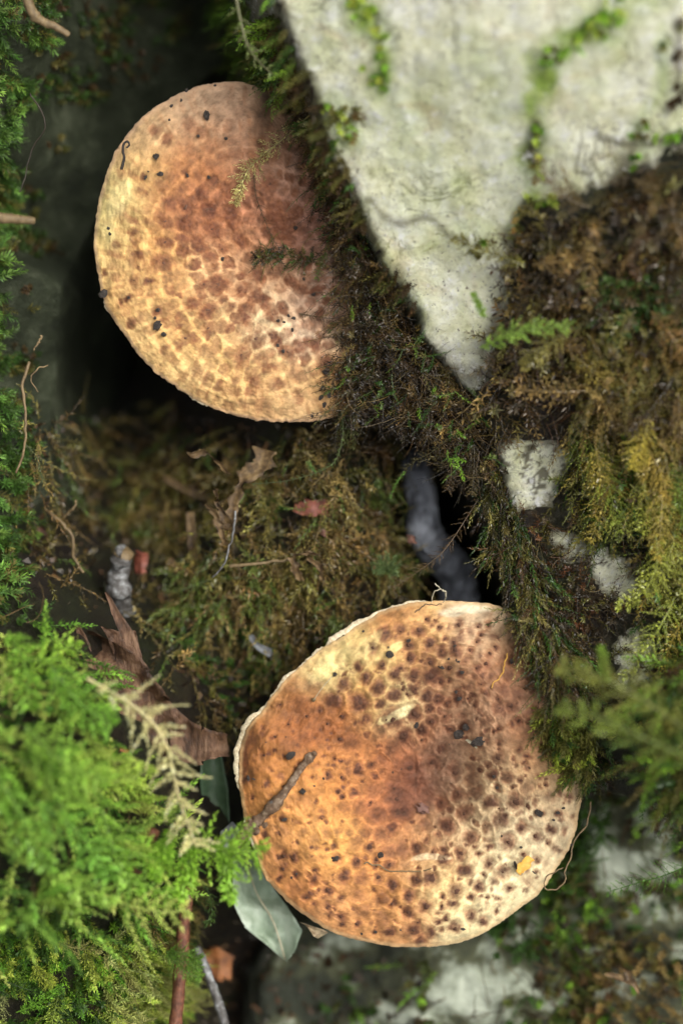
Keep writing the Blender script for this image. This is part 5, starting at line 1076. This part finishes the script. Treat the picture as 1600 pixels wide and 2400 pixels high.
# curled brown dead leaf with torn spiky edge
dl = empty('dead_leaf', P(350, 1700, -1.8))
sheet('blade', [(175, 1480, 215, 1478, -.5), (185, 1560, 325, 1535, -.3), (200, 1640, 360, 1590, -.2), (215, 1720, 398, 1640, -.3), (260, 1790, 425, 1700, -.5), (340, 1830, 440, 1740, -.8)], M['dead'], dl, 15, .35, .04, .4, 3, .16)
sheet('blade_lobe', [(390, 1640, 400, 1775, -.5), (450, 1692, 440, 1790, -.5), (500, 1714, 480, 1788, -.5), (528, 1718, 540, 1768, -.6)], M['dead'], dl, 9, .16, .04, .2, 9, .16)
for a, b in (([(246, 1388, 252, 1388, -.1), (262, 1440, 280, 1432, -.1), (285, 1490, 312, 1480, -.2), (295, 1560, 335, 1540, -.2)], 11), ([(236, 1468, 246, 1470, .0), (252, 1495, 280, 1480, -.1), (268, 1540, 310, 1540, -.2)], 12), ([(176, 1462, 186, 1460, -.1), (182, 1510, 208, 1500, -.2), (190, 1570, 225, 1560, -.3)], 13), ([(312, 1475, 320, 1480, -.3), (305, 1520, 326, 1520, -.3), (318, 1590, 345, 1585, -.3)], 14), ([(268, 1760, 290, 1755, -.3), (292, 1810, 330, 1800, -.3), (318, 1860, 338, 1850, -.5)], 15)):
    sheet('torn_strip', a, M['dead'], dl, 5, .06, .03, .05, b, .04)
tag(dl, 'curled brown dead leaf with torn spiky edges behind the left moss', 'dead leaf')
o = sheet('leaf', [(548, 1990, 600, 1995, -2.2), (545, 2060, 645, 2085, -1.7), (548, 2120, 690, 2150, -1.5), (575, 2175, 708, 2180, -1.5), (625, 2215, 690, 2230, -1.6), (664, 2248, 672, 2254, -1.8)], M['paleleaf'], None, 15, .4, .03, .3, 21, .05)
V, F = tube(spline([(575, 2010, -1.86), (600, 2090, -1.5), (640, 2160, -1.42), (668, 2248, -1.7)], 24), .022, 6, .2, 5); obj('midrib', V, F, M['palefibre'], o)
tag(o, 'smooth pale green leaf tucked under the lower cap\'s left rim', 'leaf')
o = sheet('leaf', [(470, 1775, 520, 1770, -1.6), (468, 1840, 535, 1850, -1.6), (480, 1900, 540, 1930, -1.7), (505, 1950, 535, 1960, -1.8)], M['darkleaf'], None, 9, .2, .03, .08, 22, .02)
tag(o, 'dark green leaf standing in shade left of the lower cap', 'leaf')
o = sheet('leaf', [(515, 1950, 545, 1925, -.8), (520, 1985, 568, 1950, -.6), (545, 1998, 560, 1990, -.6)], M['mica'], None, 7, .1, .03, .05, 23, .03)
tag(o, 'small pale grey leaf scrap at the foot of the twig', 'leaf scrap')

def shreds(name, label, parts, mat, cat='dry plant'):
    root = empty(name, P(parts[0][0][0], parts[0][0][1], parts[0][0][4]))
    for k, rows in enumerate(parts): sheet('shred', rows, mat, root, 5, .12, .025, .16, 31+k, .14)
    tag(root, label, cat); return root
shreds('dried_plant', 'tan dried plant shreds with pointed lobes below the upper mushroom', [
    [(440, 1064, 446, 1072, -.9), (478, 1050, 490, 1066, -.8), (500, 1078, 520, 1085, -.8), (525, 1108, 540, 1112, -.9)],
    [(600, 1048, 650, 1060, -1.0), (590, 1080, 640, 1100, -1.0), (560, 1110, 580, 1130, -1.0), (535, 1180, 556, 1190, -.9), (520, 1240, 545, 1245, -.9)],
    [(478, 1182, 484, 1180, -.8), (492, 1200, 505, 1196, -.8), (505, 1230, 525, 1220, -.8), (520, 1280, 535, 1278, -.9)],
    [(502, 1146, 508, 1144, -.8), (508, 1190, 520, 1186, -.8), (520, 1222, 540, 1215, -.85), (538, 1240, 552, 1236, -.9)]], M['shred'])
thread('stem', 'thin grey-brown dry stem below the tan dried shreds', [(552, 1195, -.7), (545, 1250, -.7), (530, 1310, -.7), (500, 1352, -.8)], .03, M['greystick'], 'dry stem', seed=33)
shreds('dried_leaf', 'golden-brown shrivelled leaf in the middle of the hollow floor', [
    [(678, 1310, 690, 1296, -1.0), (700, 1300, 728, 1292, -.9), (740, 1300, 756, 1304, -.95)], [(680, 1310, 694, 1305, -.95), (678, 1330, 705, 1330, -.9), (700, 1362, 708, 1360, -1.)], [(715, 1310, 725, 1305, -.95), (742, 1330, 756, 1322, -1.), (752, 1362, 762, 1360, -1.1)]], M['golden' if False else 'shred'], 'dead leaf')
thread('stem', 'pale tan dry stem leading to the shrivelled golden leaf', [(540, 1328, -1.1), (600, 1322, -1.0), (650, 1316, -1.0), (690, 1312, -.95)], .045, M['tan'], 'dry stem', seed=34)
for lb, rows, mt in (('blurred tan twig-like shred under the left of the upper cap', [(380, 1110, 385, 1130, -3.8), (440, 1140, 450, 1165, -3.6), (540, 1175, 545, 1190, -3.5)], 'shred'),
        ('blurred olive blade slanting below the black hollow', [(60, 1060, 75, 1090, -5), (140, 1000, 150, 1030, -5.2), (200, 955, 205, 975, -5.4)], 'shred'),
        ('upright olive blade left of the dried shreds', [(435, 1200, 455, 1200, -2.6), (440, 1280, 462, 1275, -2.6), (450, 1335, 460, 1335, -2.8)], 'shred'),
        ('brown dry blade below the grey stick stub\'s right', [(395, 1310, 405, 1305, -2.6), (420, 1370, 440, 1360, -2.6), (455, 1410, 460, 1405, -2.7)], 'shred')):
    o = sheet('dry_blade', rows, M[mt], None, 5, .08, .03, .06, len(lb), .03); tag(o, lb, 'dry blade', 'dry blades on the hollow floor')

for lb, rows, mt, cat in (('red-brown wood chip in the hollow between the mushrooms', [(690, 1180, 688, 1200, -1.5), (730, 1170, 728, 1212, -1.4), (772, 1172, 766, 1205, -1.45)], 'redchip', 'wood chip'),
        ('reddish leaf scrap at the far left of the hollow', [(42, 1245, 50, 1265, -3), (72, 1220, 82, 1265, -3), (95, 1225, 95, 1245, -3)], 'pink', 'leaf scrap'),
        ('brown leaning leaf strip left of the grey stick stub', [(80, 1240, 100, 1235, -3), (110, 1330, 150, 1330, -3), (140, 1420, 180, 1420, -3.2)], 'pink', 'leaf scrap'),
        ('red flower-like scrap right of the grey stick stub', [(312, 1300, 318, 1345, -2.2), (330, 1290, 334, 1345, -2.1), (350, 1298, 346, 1330, -2.2)], 'redchip', 'leaf scrap'),
        ('orange leaf scrap behind the grey stick at the bottom', [(480, 2230, 478, 2290, -3.4), (510, 2220, 515, 2300, -3.3), (545, 2240, 540, 2290, -3.4)], 'orange', 'leaf scrap'),
        ('orange leaf sliver at the lower edge of the dead leaf', [(240, 1742, 240, 1754, .9), (275, 1748, 272, 1760, .9), (304, 1755, 302, 1766, .8)], 'orange', 'leaf scrap'),
        ('golden flake on the cream lower right of the lower cap', [(1208, 2042, 1218, 2052, zl(1212, 2046)+.04), (1218, 2020, 1236, 2036, zl(1226, 2028)+.05), (1236, 2004, 1252, 2016, zl(1244, 2010)+.04)], 'golden', 'leaf scrap'),
        ('yellow-green sliver near the middle right of the lower cap', [(1090, 1735, 1094, 1731, zl(1092, 1733)+.04), (1102, 1746, 1110, 1740, zl(1105, 1743)+.05), (1116, 1754, 1119, 1751, zl(1117, 1752)+.04)], 'palefibre', 'leaf scrap'),
        ('pale gritty scrap in the dark centre of the lower cap', [(976, 1890, 980, 1905, zl(978, 1897)+.04), (990, 1882, 992, 1908, zl(990, 1895)+.06), (1003, 1890, 1004, 1902, zl(1004, 1896)+.04)], 'pink', 'scrap'),
        ('pale grey scrap in the shade above the lower cap', [(580, 1490, 592, 1486, -2), (592, 1512, 606, 1508, -1.9), (606, 1526, 636, 1520, -1.9), (630, 1540, 640, 1535, -2)], 'mica', 'scrap'),
        ('pinkish wood crumb beside the dark crack', [(954, 1258, 954, 1272, -1.6), (962, 1252, 966, 1275, -1.5), (972, 1258, 972, 1268, -1.6)], 'pink', 'wood chip'),
        ('pink wood crumb right of the red-brown chip', [(748, 1244, 750, 1254, -1.5), (756, 1240, 760, 1258, -1.4), (768, 1246, 767, 1252, -1.5)], 'pink', 'wood chip'),
        ('tan curled leaf shred in the lower right corner', [(1412, 2285, 1420, 2278, -1.6), (1450, 2298, 1458, 2284, -1.5), (1478, 2310, 1488, 2296, -1.5), (1494, 2330, 1500, 2322, -1.6)], 'shred', 'leaf scrap'),
        ('pale tan leaf shred standing beside the curled one, lower right', [(1446, 2262, 1456, 2268, -1.7), (1462, 2280, 1478, 2276, -1.5), (1466, 2300, 1482, 2298, -1.5)], 'shred', 'leaf scrap')):
    o = sheet(cat.replace(' ', '_'), rows, M[mt], None, 9, .05, .04, .10, len(lb)+3, .16 if mt in ('redchip', 'orange', 'pink') else .05); tag(o, lb, cat)

# small soft flap of fungus flesh below the lower cap
o = sheet('fungus_flap', [(718, 2170, 700, 2160, -.6), (735, 2195, 760, 2180, -.5), (745, 2200, 770, 2185, -.7)], M['stem'], None, 6, .1, .08, .03, 2, .02); tag(o, 'small tan flap of flesh below the lower cap\'s left rim', 'fungus')

# ------------------------------------------------------------------ soil crumbs lying on the caps
def crumb(label, px, py, r, which, seed, group, elong=1.0, cat='soil crumb', mat='crumb', dz=0):
    m = np.random.default_rng(seed); th = np.linspace(0, np.pi, 6); ph = np.arange(8)/8*6.283
    V = np.stack([np.outer(np.sin(th), np.cos(ph)), np.outer(np.sin(th), np.sin(ph)), np.outer(np.cos(th), np.ones(8))], -1)*(1+.55*(m.random((6, 8, 1))-.5))
    a = m.random()*6.28; V = V*[elong, 1, .6]*.85; V = np.stack([V[..., 0]*math.cos(a)-V[..., 1]*math.sin(a), V[..., 0]*math.sin(a)+V[..., 1]*math.cos(a), V[..., 2]], -1)*r/100
    i = np.arange(48).reshape(6, 8); F = np.stack([i[:-1], i[1:], np.roll(i[1:], -1, 1), np.roll(i[:-1], -1, 1)], -1).reshape(-1, 4)
    o = obj('soil_crumb', V.reshape(-1, 3)+P(px, py, cap_z(which, px, py)+r/100*.35+dz), F, M[mat], smooth=False); tag(o, label, cat, group); return o
crumb('blue-black angular crumb near the lower left rim of the upper cap', 368, 763, 12, 'up', 1, 'crumbs on the upper cap', 1.2)
crumb('black bead stuck on the left rim of the upper cap', 241, 689, 11, 'up', 2, 'crumbs on the upper cap', 1.3, dz=-.12)
crumb('round black bead near the lower right end of the upper cap', 764, 871, 11, 'up', 3, 'crumbs on the upper cap')
crumb('dark red crumb just below the blue-black one on the upper cap', 384, 784, 7, 'up', 4, 'crumbs on the upper cap')
crumb('dark crumb in a red stain at the upper left of the upper cap', 366, 367, 9, 'up', 5, 'crumbs on the upper cap')
crumb('grey-black crumb on the pale top of the upper cap', 484, 270, 9, 'up', 6, 'crumbs on the upper cap', 1.6)
crumb('black crumb right beside the red-stained one on the upper cap', 376, 407, 7, 'up', 7, 'crumbs on the upper cap', 1.3)
for k, (x, y, r, e) in enumerate([(402, 248, 6, 1.5), (397, 281, 5, 1.2), (342, 416, 5, 2), (440, 412, 5, 1.6), (489, 415, 7, 1.), (465, 318, 7, 1.), (521, 607, 9, 1.), (370, 726, 8, 1), (364, 745, 6, 1.2), (302, 697, 6, 1), (676, 740, 6, 1.2), (688, 747, 8, 1.4), (652, 752, 6, 1.3), (685, 773, 6, 1.3), (666, 755, 6, 1.), (757, 910, 9, 1.2), (752, 932, 8, 1.6), (770, 925, 8, 1.6), (760, 948, 9, 1.4), (731, 976, 6, 1.), (693, 535, 8, 1.), (651, 810, 6, 1.2), (348, 402, 3, 1.5), (254, 535, 6, 1.3), (258, 548, 6, 1.2), (425, 235, 5, 1.4), (437, 212, 6, 1.4), (504, 200, 5, 1.3), (664, 823, 7, 1.2), (530, 325, 6, 1.2), (712, 654, 6, 1.2), (735, 690, 7, 1.3)]):
    crumb('tiny dark soil speck scattered on the upper mushroom cap', x, y, r*.72, 'up', 40+k, 'specks on the upper cap', e, 'soil speck')
thread('worm_cast', 'black hook-shaped curl on the upper left rim of the upper cap', [(286, 398, zu(286, 398)+.04), (291, 370, zu(291, 370)+.06), (288, 345, zu(288, 345)+.08), (296, 332, zu(296, 332)+.1), (303, 338, zu(303, 338)+.1), (297, 346, zu(297, 346)+.12)], .035, M['crumb'], 'curl', seed=35, wob=.02)
crumb('angular black crumb at the upper middle of the lower cap', 912, 1533, 11, 'lo', 8, 'crumbs on the lower cap', 1.1)
crumb('black oval crumb right of the twig tip, left side of lower cap', 681, 1771, 9, 'lo', 9, 'crumbs on the lower cap', 1.6)
crumb('round black crumb right of the twig on the lower cap', 709, 1855, 9, 'lo', 10, 'crumbs on the lower cap')
crumb('round grey-black crumb above the straw fibre on the lower cap', 892, 2004, 9, 'lo', 11, 'crumbs on the lower cap')
crumb('blue-black crumb in the grey middle of the lower cap', 1074, 1722, 12, 'lo', 12, 'crumbs on the lower cap', 1.3)
crumb('dark leaf-shaped crumb right of the yellow-green sliver', 1122, 1738, 12, 'lo', 13, 'crumbs on the lower cap', 2.0)
crumb('reddish-black crumb above the blue-black one on the lower cap', 1091, 1705, 9, 'lo', 14, 'crumbs on the lower cap', 1.2)
crumb('purple-black oval crumb among cream ridges on the lower cap', 1262, 1906, 9, 'lo', 15, 'crumbs on the lower cap', 1.4)
for k, (x, y, r, e) in enumerate([(851, 1480, 5, 1.), (910, 1517, 4, 1), (956, 1502, 6, 1.6), (735, 1843, 5, 1.2), (758, 1825, 4, 1.5), (594, 1826, 4, 2), (582, 1824, 6, 2), (670, 1727, 3, 1), (623, 1740, 3, 1), (667, 1921, 7, 1.6), (786, 2013, 9, 1.5), (779, 2011, 5, 1), (683, 2057, 5, 1), (695, 2048, 5, 1), (847, 2189, 5, 1), (880, 2185, 6, 1), (938, 2180, 4, 1.2), (1051, 1544, 5, 1), (1072, 1549, 6, 1.8), (1032, 1562, 8, 2.), (1082, 1576, 7, 1.2), (1198, 1550, 8, 1.3), (975, 1700, 8, 2), (1053, 1743, 5, 1), (1156, 1820, 7, 1), (1164, 1846, 6, 1), (920, 1810, 4, 1), (940, 1803, 4, 1), (1307, 1905, 6, 1.4), (1319, 1894, 5, 1.3), (1296, 1922, 5, 1.3), (1220, 1986, 5, 1.2), (1208, 2028, 6, 3), (1084, 2178, 5, 2), (1250, 2045, 3, 3), (1175, 1960, 4, 1.3), (1338, 1980, 5, 1), (1068, 1622, 6, 1.3), (1075, 1637, 8, 1.3), (1065, 1514, 4, 2)]):
    crumb('tiny dark soil speck scattered on the lower mushroom cap', x, y, r*.72, 'lo', 90+k, 'specks on the lower cap', e, 'soil speck')
